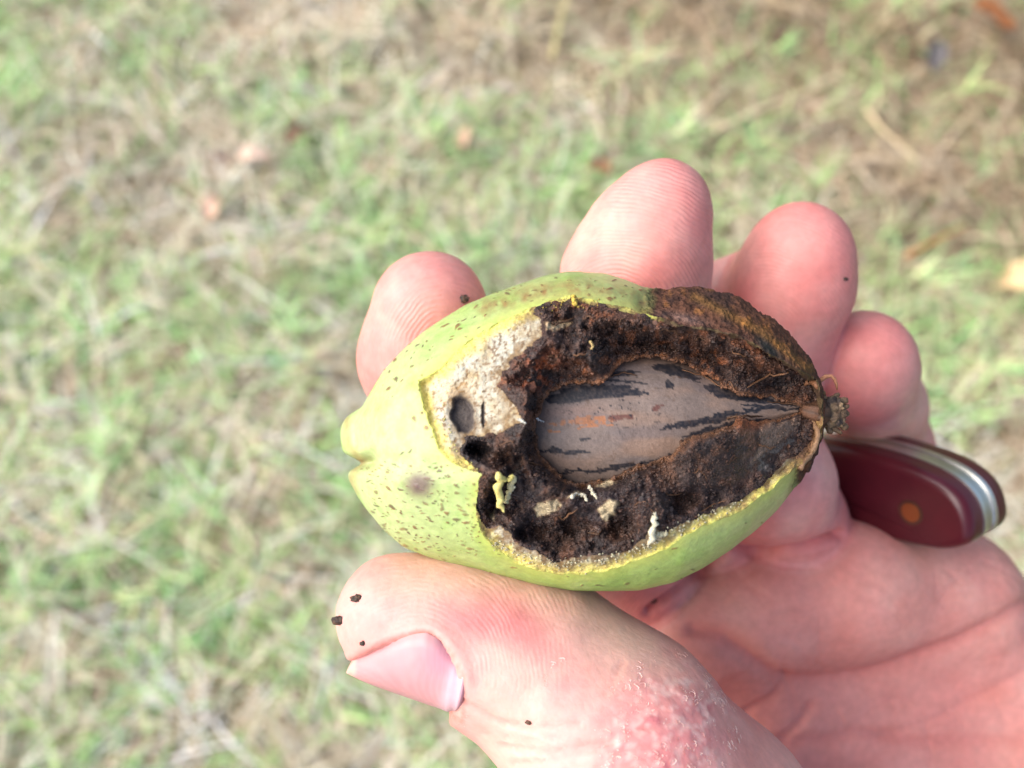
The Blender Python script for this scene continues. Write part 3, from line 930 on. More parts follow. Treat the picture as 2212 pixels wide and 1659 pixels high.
# ---- carve the opening
wob = 4.0 * n2(px, py, 26, 3, 21)
wob2 = 4.0 * n2(px, py, 22, 3, 23)
dR = poly_sd(px + wob, py + wob2, RIM)
dR = np.where(Pk[:, 2] > 0.5, dR, -50)
ring_v = np.abs(dR) < 5
A = np.stack([np.ones(ring_v.sum()), px[ring_v] - 1300, py[ring_v] - 930, (px[ring_v] - 1300) ** 2, (py[ring_v] - 930) ** 2], -1)
coef, *_ = np.linalg.lstsq(A, Pk[ring_v, 2], rcond=None)
zfit = np.stack([np.ones(len(px)), px - 1300, py - 930, (px - 1300) ** 2, (py - 930) ** 2], -1) @ coef
inside = dR > 0
w2x = 9 * n2(px, py, 20, 4, 41); w2y = 9 * n2(px, py, 20, 4, 43)
dC = poly_sd(px + w2x, py + w2y, CAV)
w3x = 5 * n2(px, py, 9, 3, 241); w3y = 5 * n2(px, py, 9, 3, 243)
dN = -poly_sd(px + .6 * w2x + w3x, py + .6 * w2y + w3y, NUT)            # positive outside the bare nut
HOLES = [(999, 896, 25, 44, -12, 1.0), (1043, 895, 4, 32, 3, .45)]
zf = np.minimum(zfit + .4, Pk[:, 2])
flesh_z = Pk[:, 2] * (1 - sstep(0, 16, dR)) + (zfit - .25) * sstep(0, 16, dR)
flesh_z = np.minimum(flesh_z, Pk[:, 2]) - .14 * sstep(0, 5, dR) - 1.6 * sstep(10, 120, dR) * sstep(1250, 1000, px) + .22 * fbm(Pk, 1.4, 4, 12) + .10 * fbm(Pk, .35, 2, 14)
hole_d = np.full(len(px), 9.0)
for cx, cy, ax_, ay_, an_, dep in HOLES:
    e_ = ell(px + .8 * w2x, py + .8 * w2y, cx, cy, ax_, ay_, an_)
    hole_d = np.minimum(hole_d, e_)
    flesh_z -= dep * sstep(1.05, .7, e_)
Pm = mm(px, py, 5.0)
nz = nut_z(Pm[:, :2])
lumps = 1.35 * fbm(np.stack([px / 20, py / 20, zf * 0], -1), 3.2, 3, 51) + .6 * fbm(np.stack([px / 20, py / 20, zf * 0], -1), .8, 3, 52)
up_side = sstep(900, 760, py)
trench = 4.0 - 1.2 * up_side
frz = zfit - .6 - trench * sstep(0, 60, dC) + lumps * 1.25 * sstep(0, 14, dC)
for cx, cy, ra, rb, dp in ((1112, 815, 30, 40, 1.6), (1030, 968, 34, 20, 1.8), (1062, 1085, 14, 40, 1.8), (1150, 1150, 40, 24, 1.6), (1240, 1130, 34, 26, 1.6), (1350, 1140, 40, 30, 1.8), (1300, 715, 40, 18, 1.4), (1410, 735, 36, 18, 1.5), (1480, 1090, 36, 24, 1.6), (1540, 1050, 40, 18, 1.4), (1230, 790, 30, 20, 1.3), (1560, 770, 44, 16, 1.2), (1110, 1000, 28, 22, 1.4), (1640, 800, 40, 14, 1.0)):
    frz = frz - dp * sstep(1.1, .4, ell(px + 1.6 * w2x, py + 1.6 * w2y, cx, cy, ra, rb, 15))
# brown crumbly bank against the upper side of the nut and the liner below the tip
bank = np.exp(-(np.maximum(dN - 4, 0) / (22 + 26 * up_side)) ** 2)
frz = frz * (1 - .75 * bank) + .75 * bank * (nz + .30 + .8 * up_side * (lumps + .25) + .45 * np.maximum(lumps, -.3))
LIN = [(1452, 990), (1478, 950), (1520, 936), (1580, 922), (1600, 905), (1640, 914), (1728, 892), (1738, 930), (1716, 968), (1680, 1010), (1620, 1045), (1560, 1065), (1480, 1060)]
dL = poly_sd(px + w2x, py + w2y, LIN)
lz = zfit - 1.9 + .35 * lumps - 1.2 * sstep(1560, 1480, px)
frz = np.where(dL > -15, frz * (1 - sstep(-15, 20, dL)) + lz * sstep(-15, 20, dL), frz)
inner_nut = sstep(0, -4, dN)
frz = frz * (1 - inner_nut) + (nz - 1.6) * inner_nut
mC = sstep(-3, 4, dC)
# step from flesh down to the rot
newz = np.where(dC > 0, np.minimum(frz, flesh_z + .3), flesh_z)
newz = np.maximum(newz, -10)
carved = mm(px, py, newz)
Pc = np.where(inside[:, None], carved, Pk)
# ---- colours
Cr = np.tile(lin(173, 189, 114), (len(px), 1))
Cr = mix(Cr, lin(190, 199, 134), sstep(1050, 800, px) * .85)
Cr = mix(Cr, lin(158, 190, 80), sstep(1120, 1280, py) * .6)
Cr = mix(Cr, lin(192, 206, 126), np.clip(fbm(Pk, 3.5, 3, 61), 0, 1) * .8)
Cr = mix(Cr, lin(148, 184, 84), np.clip(-fbm(Pk, 2.5, 3, 62), 0, 1) * .9)
Cr = mix(Cr, lin(214, 206, 84), sstep(30, 0, -dR) * .35)
# russet flush along the upper shoulder
fl = np.exp(-(seg_dist(px, py, [(1050, 665), (1150, 632), (1230, 620), (1330, 634), (1390, 650)]) / 19) ** 2)
Cr = mix(Cr, lin(146, 112, 66), np.clip(fl * (.62 + .6 * n2(px, py, 14, 3, 71)), 0, 1))
# rotted brown quarter beside the stem
bx = px + 34 * n2(px, py, 30, 4, 72) + .55 * (py - 640)
br = sstep(1355, 1425, bx) * sstep(900, 850, py) + sstep(1690, 1735, px + 16 * n2(px, py, 30, 3, 73)) * sstep(850, 900, py)
br = np.clip(br, 0, 1)
bcol = mix(np.tile(lin(84, 54, 40), (len(px), 1)), lin(128, 84, 46), sstep(.1, .55, n2(px, py, 24, 4, 74)))
bcol = mix(bcol, lin(58, 40, 36), sstep(.05, .5, n2(px, py, 46, 4, 75)) * .9)
bcol = mix(bcol, lin(160, 116, 52), np.exp(-(seg_dist(px, py, [(1500, 640), (1640, 715), (1750, 800)]) / 10) ** 2) * .3)
bcol = mix(bcol, lin(126, 100, 92), np.exp(-ell(px, py, 1480, 688, 44, 10, 12) ** 2) * .7)
bcol = mix(bcol, lin(58, 56, 50), np.clip(1.2 - ell(px, py, 1660, 752, 44, 12, 42), 0, 1))
Cr = Cr * (1 - br[:, None]) + bcol * br[:, None]
# lenticel specks
spots = [(880, 742, 8, 3, -30), (958, 706, 10, 3, -25), (1000, 690, 11, 3.5, -22), (975, 735, 8, 3.5, -22), (978, 727, 8, 3, -20), (852, 772, 6, 4, -50), (900, 745, 7, 3, -45),
         (985, 1065, 8, 4, 20), (940, 1010, 7, 6, 0), (950, 1018, 6, 4, 0), (868, 978, 6, 4, -40), (885, 975, 9, 4, -35), (925, 1008, 6, 4, 0), (840, 1055, 10, 5, 30), (812, 1062, 7, 5, 40), (845, 1093, 7, 6, 20),
         (870, 1143, 11, 5, 25), (895, 1138, 9, 5, 20), (860, 1150, 7, 4, 20), (930, 1125, 9, 4, 10), (955, 1100, 9, 5, 10), (985, 1122, 10, 5, 5), (1008, 1128, 11, 6, 0), (905, 1095, 8, 4, 20), (830, 1135, 8, 4, 40), (806, 1105, 8, 5, 50),
         (920, 925, 7, 6, 40), (895, 905, 8, 7, 30), (912, 890, 4, 6, 0), (935, 945, 6, 5, 0), (905, 1046, 54, 62, 25), (1000, 1178, 7, 4, 10), (1110, 1225, 8, 4, 10), (1455, 1184, 8, 5, -15), (1295, 1262, 14, 4, 3), (1355, 1262, 9, 5, 0), (820, 1010, 5, 4, 0), (836, 1020, 5, 6, 0)]
spot = np.zeros(len(px)); purple = np.zeros(len(px))
rs = np.random.default_rng(21)
SP = [(x, y, a * .75, b * .6, c) for x, y, a, b, c in spots]
for _ in range(520):
    zone = rs.random()
    if zone < .55:
        x = rs.uniform(770, 1040); y = rs.uniform(990, 1210); a = 20
    elif zone < .78:
        x = rs.uniform(820, 1060); y = rs.uniform(640, 860); a = -38
    elif zone < .9:
        x = rs.uniform(1060, 1390); y = rs.uniform(600, 660); a = 5
    else:
        x = rs.uniform(1060, 1650); y = rs.uniform(1090, 1270); a = -8
    s = rs.uniform(1.0, 3.0) if rs.random() < .88 else rs.uniform(3.2, 5.2)
    SP.append((x, y, s * rs.uniform(1.0, 1.7), s * rs.uniform(.45, .7), a + rs.uniform(-22, 22)))
for x, y, a, b, c in SP:
    m_ = (np.abs(px - x) < 4 * a + 4) & (np.abs(py - y) < 4 * a + 4)
    e_ = ell(px[m_] + .6 * w2x[m_], py[m_] + .6 * w2y[m_], x, y, a, b, c)
    v = sstep(1.35, .6, e_)
    if a > 18:
        purple[m_] = np.maximum(purple[m_], sstep(1.3, .2, e_))
    else:
        spot[m_] = np.maximum(spot[m_], v)
spot *= (Pk[:, 2] > 0) & ~inside
spot *= .75 + .25 * sstep(-.3, .3, n2(px, py, 60, 2, 83))
tone = sstep(-.3, .4, n2(px, py, 14, 2, 81))[:, None]
Cr = Cr * (1 - .85 * spot[:, None]) + (.85 * spot)[:, None] * (lin(128, 80, 46) * tone + lin(92, 66, 48) * (1 - tone))
Cr = mix(Cr, lin(116, 90, 84), purple * .9)
Cr = mix(Cr, lin(120, 88, 54), np.exp(-ell(px, py, 778, 998, 26, 10, -15) ** 2) * .8 * front_h)
Cr = mix(Cr, lin(170, 140, 84), np.exp(-(seg_dist(px, py, [(748, 905), (752, 960), (775, 990), (757, 1040), (765, 1065)]) / 9) ** 2) * .6)
Cr = Cr * (1 - (1 - br[:, None]) * np.array([.14, .10, .0]))
Pc = Pc + rad * (spot * .07 * (1 - br))[:, None]
# flesh
Cf = np.tile(lin(182, 179, 163), (len(px), 1))
Cf = mix(Cf, lin(160, 142, 108), np.clip(n2(px, py, 30, 3, 91) + .1 + .6 * sstep(1000, 1090, px) * sstep(830, 870, py) * (py < 960), 0, 1))
Cf = mix(Cf, lin(112, 84, 56), sstep(.12, .42, n2(px, py, 6, 3, 92) + .12 * n2(px, py, 40, 2, 95)) * .8)
Cf = mix(Cf, lin(132, 104, 66), sstep(14, -2, -dC) * .6)
Cf = mix(Cf, lin(214, 168, 92), np.exp(-ell(px, py, 985, 845, 50, 24, -20) ** 2) * .35)
yel = sstep(34, 8, dR + 12 * n2(px, py, 20, 3, 93))
Cf = mix(Cf, lin(212, 196, 96), yel * .8)
Cf = mix(Cf, lin(190, 200, 96), sstep(7, 1, dR) * .6)
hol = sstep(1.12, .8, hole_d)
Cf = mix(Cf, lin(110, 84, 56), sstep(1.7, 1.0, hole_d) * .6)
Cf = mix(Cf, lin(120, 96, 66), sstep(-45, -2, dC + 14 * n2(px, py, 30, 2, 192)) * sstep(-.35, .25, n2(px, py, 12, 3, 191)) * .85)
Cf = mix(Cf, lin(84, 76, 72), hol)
Cf = mix(Cf, lin(66, 46, 36), br * sstep(1400, 1440, px) * .95 * (py < 900))
Cf = mix(Cf, lin(126, 88, 66), sstep(1680, 1720, px) * (py > 900) * .8)
# rotten lining
Cl = np.tile(lin(50, 37, 33), (len(px), 1))
Cl = mix(Cl, lin(78, 54, 42), sstep(-.05, .45, n2(px, py, 36, 4, 101)))
upb = sstep(960, 800, py)
Cl = mix(Cl, lin(116, 72, 46), sstep(.15, .55, n2(px, py, 20, 4, 102)) * (.25 + .5 * upb))
Cl = mix(Cl, lin(30, 25, 26), sstep(.1, .5, n2(px, py, 46, 3, 103)) * .9)
Cl = mix(Cl, lin(46, 38, 40), sstep(1000, 1080, py) * sstep(-.4, .1, n2(px, py, 60, 2, 105)) * .7)
Cl = mix(Cl, lin(96, 76, 66), sstep(.3, .6, n2(px, py, 12, 3, 106)) * .5)
Cl = mix(Cl, lin(126, 66, 36), np.clip(1.2 - ell(px, py, 1165, 800, 60, 45, -20), 0, 1) * sstep(-.2, .3, n2(px, py, 12, 3, 104)) * .9)
Cl = mix(Cl, lin(136, 92, 58), np.exp(-((dN - 3) / 5) ** 2) * .4)
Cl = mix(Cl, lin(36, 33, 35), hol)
PALE = [[(1290, 1098), (1318, 1080), (1340, 1088), (1330, 1112), (1310, 1130), (1296, 1122)], [(1150, 1100), (1165, 1082), (1205, 1076), (1216, 1092), (1190, 1108), (1160, 1118)],
        [(1225, 1078), (1240, 1058), (1262, 1062), (1262, 1076), (1244, 1072)], [(1285, 1052), (1312, 1032), (1330, 1038), (1308, 1054)], [(1052, 1096), (1070, 1100), (1068, 1124), (1056, 1116)],
        [(1176, 700), (1215, 692), (1240, 700), (1212, 712), (1180, 714)]]
pale = np.zeros(len(px))
for pl in PALE:
    pale = np.maximum(pale, sstep(-2, 4, poly_sd(px + .8 * w2x, py + .8 * w2y, pl)))
Cl = mix(Cl, lin(116, 84, 58), sstep(0, .5, pale) * .5)
Cl = mix(Cl, lin(168, 154, 124), pale * .8)
ang = np.degrees(np.arctan2(py - 890, px - 1745))
st = sstep(.25, .5, vnoise(np.stack([ang / 7, np.hypot(px - 1745, py - 890) / 150, 0 * px], -1), 1.0, 7)) 
taupe = (dL > 4) & (px > 1575)
tl = mix(np.tile(lin(104, 86, 74), (len(px), 1)), lin(44, 42, 46), st)
FAN = [(1640, 922), (1690, 906), (1730, 896), (1726, 916), (1702, 940), (1670, 962), (1640, 990), (1622, 1000), (1640, 965)]
fan = sstep(-3, 3, poly_sd(px + .6 * w2x, py + .6 * w2y, FAN))
fan *= .8
Cl = Cl * (1 - fan[:, None]) + tl * fan[:, None]
Cl = mix(Cl, lin(88, 82, 78), sstep(-8, 8, poly_sd(px + w2x, py + w2y, [(1600, 1030), (1640, 990), (1690, 955), (1725, 930), (1716, 960), (1660, 1015)])) * sstep(-.1, .3, n2(px, py, 8, 3, 193)) * .8)
Cl = mix(Cl, lin(110, 62, 34), np.exp(-ell(px, py, 1615, 915, 34, 12, 5) ** 2) * .85)

Cl = np.clip(Cl * (1.3 + .35 * upb[:, None] * np.array([1.0, .6, .4])), 0, .6)
# ---- faces, sorted into rind, flesh and rotten lining
idx = np.arange(nu * nt_).reshape(nu, nt_)
a = idx[:-1]; b = idx[1:]
HFq = np.stack([a, np.roll(a, -1, 1), np.roll(b, -1, 1), b], -1).reshape(-1, 4)
cls = np.where(~inside, 0, np.where(dC > 0, 2, 1))
fc = np.max(cls[HFq], 1)
fc = np.where((fc == 0) & (np.mean(br[HFq], 1) > .5), 3, fc)
nfull = vert_normals(Pc, HFq)
husk_base = mm(1250, 930, 0)
husk = empty_at("pecan_husk", husk_base)
tag(husk, "green speckled pecan husk cut open, its inside rotted dark brown", "husk")
def sub_mesh(name, sel, Cx, mat):
    f = HFq[sel]
    used, inv = np.unique(f, return_inverse=True)
    return held(name, Pc[used], inv.reshape(-1, 4)[:, ::-1], mat, husk_base, husk, cols=Cx[used])
sub_mesh("rind", fc == 0, Cr, M_rind)
sub_mesh("rotted_rind", fc == 3, Cr * (1 + .35 * fbm(Pc, .35, 2, 221))[:, None], M_rot_rind)
sub_mesh("flesh", fc == 1, Cf, M_flesh)
sub_mesh("rotten_lining", fc == 2, Cl, M_frass)

# ---- crumbs of rot lying in the cavity
cv = np.where((dC > 2) & (dN > .5) & inside & (hole_d > 1.0) & (pale < .3) & ~((dL > 5) & (px > 1590) & (rng.random(len(px)) < .9)))[0]
wgt = .2 + sstep(-.1, .5, n2(px[cv], py[cv], 40, 3, 111)); wgt /= wgt.sum()
pick = rng.choice(cv, 17000, p=wgt)
R = .042 * np.exp(rng.normal(0, .45, len(pick))) + .02
big = rng.random(len(pick)) < .1
R[big] *= 2.0
cc = np.array([lin(46, 34, 30), lin(70, 48, 38), lin(98, 64, 46), lin(32, 27, 27), lin(62, 48, 44)])[rng.integers(0, 5, len(pick))]
cc = .4 * cc + .6 * Cl[pick]
V, F, C = granules(Pc[pick] + np.array([0, 0, .05]) + rng.normal(0, .05, (len(pick), 3)), R, cc)
o = held("rot_crumbs", V, F, M_crumb, husk_base, husk, cols=C, smooth=False); o["kind"] = "stuff"

# pale crumbs of torn flesh
def near_surface(x, y, lift=.1):
    k = np.argmin((px - x) ** 2 + (py - y) ** 2 + np.where(Pk[:, 2] < 0, 1e6, 0))
    return Pc[k] + np.array([0, 0, lift])
PP, RR, CC = [], [], []
def crumbs_along(pts, n, r0, r1, c, spread, lift=.15):
    pts = np.array(pts, float)
    for _ in range(n):
        t = rng.uniform(0, len(pts) - 1); i = min(int(t), len(pts) - 2); f = t - i
        q = pts[i] * (1 - f) + pts[i + 1] * f + rng.normal(0, spread, 2)
        PP.append(near_surface(q[0], q[1], lift * .5 + rng.uniform(0, .12))); RR.append(rng.uniform(r0, r1) * .7); CC.append(c * rng.uniform(.55, .9))
def shred(pts, r, c, lift):
    P_ = np.array([near_surface(x, y, lift) for x, y in pts])
    P_[:, 2] = P_[:, 2].max() * .6 + P_[:, 2] * .4
    n_ = 14
    t_ = np.linspace(0, len(P_) - 1, n_)
    Q_ = np.stack([np.interp(t_, range(len(P_)), P_[:, k]) for k in range(3)], -1) + rng.normal(0, r * .28, (n_, 3))
    V_, F_ = tube(Q_, r * rng.uniform(.45, 1.25, n_) * np.r_[.5, np.ones(n_ - 2), .3], 8)
    held("flesh_shred", V_, F_, M_flesh, husk_base, husk, cols=np.tile(c, (len(V_), 1)) * rng.uniform(.8, 1.1, (len(V_), 1)))
shred([(1080, 1022), (1078, 1045), (1082, 1070), (1088, 1094)], .34, lin(214, 200, 124), .5)
shred([(1078, 1026), (1094, 1034), (1110, 1028)], .22, lin(210, 196, 116), .5)
shred([(1110, 1026), (1106, 1046), (1098, 1062), (1090, 1080)], .30, lin(208, 198, 152), .5)
shred([(1112, 1050), (1104, 1056), (1098, 1066)], .18, lin(212, 206, 176), .6)
shred([(1232, 1076), (1244, 1060), (1260, 1062), (1266, 1078)], .2, lin(208, 200, 176), .4)
shred([(1268, 1046), (1276, 1058), (1286, 1074)], .18, lin(208, 200, 176), .4)
shred([(1412, 1108), (1410, 1130), (1404, 1156), (1400, 1172)], .30, lin(198, 192, 168), .2)
shred([(1405, 1160), (1422, 1152), (1440, 1150)], .26, lin(196, 190, 160), .2)
shred([(1236, 640), (1240, 650), (1238, 660)], .26, lin(200, 170, 76), .3)
shred([(1118, 904), (1126, 908), (1136, 914)], .14, lin(210, 206, 190), .4)
shred([(1158, 904), (1166, 908), (1176, 910)], .10, lin(214, 212, 204), .3)
shred([(1272, 736), (1280, 746), (1278, 756)], .14, lin(176, 150, 100), .3)
crumbs_along([(1060, 1170), (1120, 1198), (1200, 1222), (1300, 1212), (1400, 1180), (1480, 1136), (1600, 1084)], 260, .06, .17, lin(204, 196, 164), 7)
crumbs_along([(1150, 672), (1230, 650), (1300, 660)], 40, .06, .16, lin(176, 150, 70), 5)
crumbs_along([(940, 820), (960, 900), (985, 990), (1035, 1020)], 40, .06, .14, lin(206, 196, 120), 5)
V, F, C = granules(PP, RR, np.array(CC))
o = held("flesh_crumbs", V, F, M_flesh, husk_base, husk, cols=C); o["kind"] = "stuff"

# ragged fibres of brown husk over the nut
for pts in ([(1700, 806), (1660, 812), (1610, 838)], [(1570, 822), (1590, 845), (1630, 852)], [(1585, 895), (1590, 915), (1588, 935)], [(1560, 905), (1600, 900), (1640, 898)],
            *[[(x, y), (x + rng.uniform(8, 26), y + rng.uniform(-12, 12)), (x + rng.uniform(24, 56), y + rng.uniform(-20, 20))] for x, y in ((1190, 700), (1260, 690), (1330, 700), (1420, 715), (1500, 735), (1580, 760), (1130, 990), (1080, 960), (1200, 1110), (1270, 1150), (1370, 1090), (1430, 1060), (1500, 1020), (1570, 1000), (1640, 960), (1180, 770), (1240, 770))],
            [(1320, 812), (1345, 805), (1372, 812)], [(1470, 800), (1520, 816), (1560, 838)], [(1450, 1000), (1456, 980), (1470, 962)], [(1500, 1115), (1540, 1090), (1570, 1080)], [(1740, 880), (1700, 872), (1650, 868)]):
    P_ = [near_surface(x, y, .25) for x, y in pts]
    t = np.linspace(0, 2, 9)
    P_ = np.stack([np.interp(t, range(3), np.array(P_)[:, k]) for k in range(3)], -1) + rng.normal(0, .07, (9, 3))
    P_[:, 2] = np.maximum(P_[:, 2], nut_z(P_[:, :2]) + .08)
    V, F = tube(P_, rng.uniform(.035, .12) * np.array([.6, .9, 1.1, .8, 1.2, .9, 1, .7, .3]), 6)
    held("husk_fibre", V, F, M_crumb, husk_base, husk, cols=np.tile(lin(112, 78, 54), (len(V), 1)) * rng.uniform(.45, 1.2) * rng.uniform(.7, 1.2, (len(V), 1)))

# ---- stem stub and its curled scale
V0, F0 = ico(4)
Vs = V0 * np.array([1.3, 1.5, 1.0])
Vs = Vs * (1 + .55 * fbm(Vs, .6, 3, 121) + .4 * fbm(Vs, .22, 3, 122))[:, None] * .95
Vs[:, 0] += .35 * np.sign(Vs[:, 0]) * (Vs[:, 0] > 0)
Vs = Vs + mm(1790, 890, 2.6)
Cs = mix(np.tile(lin(88, 68, 50), (len(Vs), 1)), lin(132, 108, 80), sstep(-.1, .4, fbm(Vs, .5, 3, 123)))
Cs = mix(Cs, lin(54, 42, 36), sstep(0, .4, fbm(Vs, .8, 2, 124)))
stem = held("stem", Vs, F0, M_crumb, husk_base, husk, cols=Cs)
for x0, y0, x1, y1, r in ((1800, 870, 1832, 864, .4), (1805, 905, 1828, 925, .42), (1812, 890, 1832, 894, .34), (1782, 872, 1812, 852, .3), (1788, 915, 1818, 938, .26), (1800, 884, 1834, 876, .3), (1795, 912, 1808, 932, .3), (1806, 878, 1826, 878, .28), (1785, 868, 1815, 862, .34), (1780, 905, 1796, 936, .36), (1796, 900, 1824, 908, .42), (1790, 880, 1818, 886, .5), (1770, 862, 1800, 876, .55), (1772, 912, 1800, 904, .5)):
    P_ = np.stack([np.linspace(a_, b_, 7) for a_, b_ in zip(mm(x0, y0, 2.2), mm(x1, y1, 2.6))], -1) + rng.normal(0, .06, (7, 3))
    V, F = tube(P_, r * np.array([1, 1.1, .9, 1.15, .9, 1.0, .6]), 9)
    held("stem_stub", V, F, M_crumb, husk_base, husk, cols=np.tile(lin(104, 82, 60), (len(V), 1)) * rng.uniform(.5, 1.3, (len(V), 1)))
P_ = mm(np.array([1762, 1772, 1784, 1795, 1803, 1807, 1808]), np.array([836, 822, 813, 812, 819, 830, 842]), np.array([2, 2.4, 2.8, 3, 3, 2.9, 2.7]))
V, F = tube(P_, [.3, .26, .24, .2, .18, .16, .08], 8)
held("curled_scale", V, F, M_crumb, husk_base, husk, cols=np.tile(lin(164, 112, 80), (len(V), 1)))
# neck between the stem and the shell
P_ = mm(np.array([1733, 1742, 1755, 1772]), np.array([887, 888, 890, 892]), np.array([2.6, 3.2, 3.4, 2.8]))
V, F = tube(P_, [.5, .8, 1.1, 1.4], 22)
V = V + rng.normal(0, .06, V.shape)
strk = np.tile(np.where(np.arange(22) % 3 == 0, .55, 1.05) * rng.uniform(.8, 1.15, 22), 4)
held("stem_neck", V, F, M_crumb, husk_base, husk, cols=np.tile(lin(92, 64, 48), (len(V), 1)) * strk[:, None])
for pts, r_, c_ in (([(1750, 904), (1764, 926), (1764, 952), (1750, 982), (1728, 1010)], .26, lin(136, 104, 76)), ([(1736, 832), (1750, 826), (1764, 832), (1772, 850)], .26, lin(120, 80, 54)), ([(1770, 850), (1776, 870), (1770, 905)], .28, lin(84, 60, 46))):
    P_ = np.array([near_surface(x, y, .3) for x, y in pts]); P_[:, 2] = np.maximum(P_[:, 2], 1.5)
    t_ = np.linspace(0, len(P_) - 1, 16)
    P_ = np.stack([np.interp(t_, range(len(P_)), P_[:, k]) for k in range(3)], -1) + rng.normal(0, .05, (16, 3))
    V, F = tube(P_, r_ * rng.uniform(.7, 1.2, 16), 10)
    held("husk_lip", V, F, M_crumb, husk_base, husk, cols=np.tile(c_, (len(V), 1)) * rng.uniform(.7, 1.15, (len(V), 1)))

# ------------------------------------------------------------------ the nut
nU, nT = 420, 300
t = (1 - np.cos(np.linspace(0, math.pi, nU))) / 2
r = np.interp(t, NT, NRr)
r[4:-4] = smooth1(r, 6)[4:-4]
e1 = np.cross(nut_ax, [0, 0, 1]); e1 /= np.linalg.norm(e1); e2 = np.cross(e1, nut_ax)
an = np.linspace(0, 2 * math.pi, nT, endpoint=False)
NVx = NA + t[:, None, None] * nut_len * nut_ax + (r[:, None] * np.cos(an))[..., None] * e1 + (r[:, None] * np.sin(an))[..., None] * e2
NVx = NVx.reshape(-1, 3)
aa = np.tile(an, nU); tt = np.repeat(t, nT)
outw = np.cos(aa)[:, None] * e1 + np.sin(aa)[:, None] * e2
nx, ny = proj(NVx)
fold = sstep(.72, .97, tt) * .10 * np.sin(aa * 14 + 3 * vnoise(NVx, 3, 5))
NVx = NVx + outw * (.10 * fbm(NVx, 4, 2, 131) + .015 * fbm(NVx, .5, 2, 132) + fold)[:, None]
Cn = np.tile(lin(150, 130, 119), (len(NVx), 1))
Cn = mix(Cn, lin(168, 136, 116), sstep(-.1, .5, fbm(NVx * [.3, 1, 1], 2.0, 3, 133)) * .7)
Cn = mix(Cn, lin(126, 115, 114), sstep(.0, .5, fbm(NVx * [.25, 1, 1], 1.6, 3, 134)) * .6)
jx = 7 * n2(nx, ny, 16, 3, 141) + 4 * n2(nx, ny, 5, 2, 142)
jy = 6 * n2(nx * .4, ny, 10, 3, 143) + 3 * n2(nx * .5, ny, 4, 2, 144)
qx, qy = nx + jx, ny + jy
def stripe(pts, w):
    """tapering band along a polyline"""
    pts = np.array(pts, float)
    s = np.zeros(len(qx))
    for (x0, y0, w0), (x1, y1, w1) in zip(pts[:-1], pts[1:]):
        ab = np.array([x1 - x0, y1 - y0])
        tpar = np.clip(((qx - x0) * ab[0] + (qy - y0) * ab[1]) / (ab @ ab), 0, 1)
        d = np.hypot(qx - x0 - tpar * ab[0], qy - y0 - tpar * ab[1])
        s = np.maximum(s, sstep(1.08, .92, d / ((w0 + tpar * (w1 - w0)) * w)))
    return s
blk = np.zeros(len(qx))
for pts in ([(1190, 862, 10), (1230, 855, 18), (1290, 846, 17), (1350, 846, 12), (1402, 850, 3)],
            [(1412, 794, 5), (1450, 800, 13), (1490, 812, 9), (1514, 822, 2)], [(1440, 822, 4), (1447, 832, 8), (1450, 838, 3)],
            [(1522, 832, 4), (1560, 848, 12), (1620, 860, 8), (1690, 872, 3), (1730, 880, 2)],
            [(1430, 924, 2), (1470, 918, 6), (1530, 910, 8), (1570, 896, 10), (1600, 890, 4), (1640, 884, 5), (1728, 884, 2)],
            [(1470, 944, 2), (1520, 932, 6), (1580, 916, 8), (1660, 904, 3)],
            [(1255, 949, 2), (1266, 948, 6), (1276, 948, 2)], [(1165, 975, 2), (1190, 972, 6), (1220, 977, 4), (1240, 976, 6), (1278, 974, 1)],
            [(1190, 1020, 2), (1260, 1018, 3), (1340, 1010, 5), (1410, 996, 3), (1450, 985, 2)], [(1250, 1012, 5), (1254, 1016, 3)],
            [(1300, 808, 2), (1340, 806, 4), (1380, 802, 2)], [(1310, 820, 3), (1350, 822, 5), (1395, 830, 3)], [(1590, 852, 3), (1660, 866, 2.5), (1725, 880, 1)],
            [(1600, 875, 2), (1660, 878, 3), (1726, 884, 1)]):
    blk = np.maximum(blk, stripe(pts, 1.0))
blk = np.maximum(blk, sstep(.52, .6, n2(nx, ny, 6, 2, 151)) * np.clip(1.4 - ell(nx, ny, 1330, 880, 130, 60), 0, 1))
blk = np.maximum(blk, sstep(.5, .56, n2(nx, ny, 5, 2, 152)) * np.clip(1.2 - ell(nx, ny, 1350, 815, 60, 25), 0, 1) )
# the same streaking carries on round the back of the shell
bk = sstep(.25, .4, vnoise(np.stack([aa * 3, tt * 3.0, 0 * aa], -1), .6, 9)) * sstep(.1, -.3, (outw[:, 2]))
blk = np.maximum(blk, bk)
org = np.maximum(stripe([(1190, 918, 5), (1250, 909, 8), (1320, 905, 5)], 1), np.maximum(stripe([(1185, 930, 3), (1200, 932, 5), (1212, 930, 2)], 1), stripe([(1250, 922, 2), (1290, 918, 5), (1322, 918, 2)], 1)))
Cn = mix(Cn, lin(196, 124, 78), org * .85 * sstep(-.5, .2, n2(nx, ny, 8, 3, 161)))
Cn = mix(Cn, lin(186, 140, 118), np.exp(-ell(nx, ny, 1230, 890, 70, 16, -5) ** 2) * .45)
rdd = np.maximum(stripe([(1320, 902, 6), (1360, 900, 7)], 1), stripe([(1415, 884, 5), (1432, 878, 4)], 1))
Cn = mix(Cn, lin(112, 62, 54), rdd * .8)
Cn = Cn * (1 + .16 * vnoise(NVx, .16, 171) + .10 * vnoise(NVx, .4, 172))[:, None]
Cn = Cn * np.array([.70, .72, .73])
blk *= .82 + .18 * sstep(-.4, .2, n2(nx, ny, 5, 2, 181))
Cn = Cn * (1 - blk[:, None]) + blk[:, None] * lin(42, 42, 48)
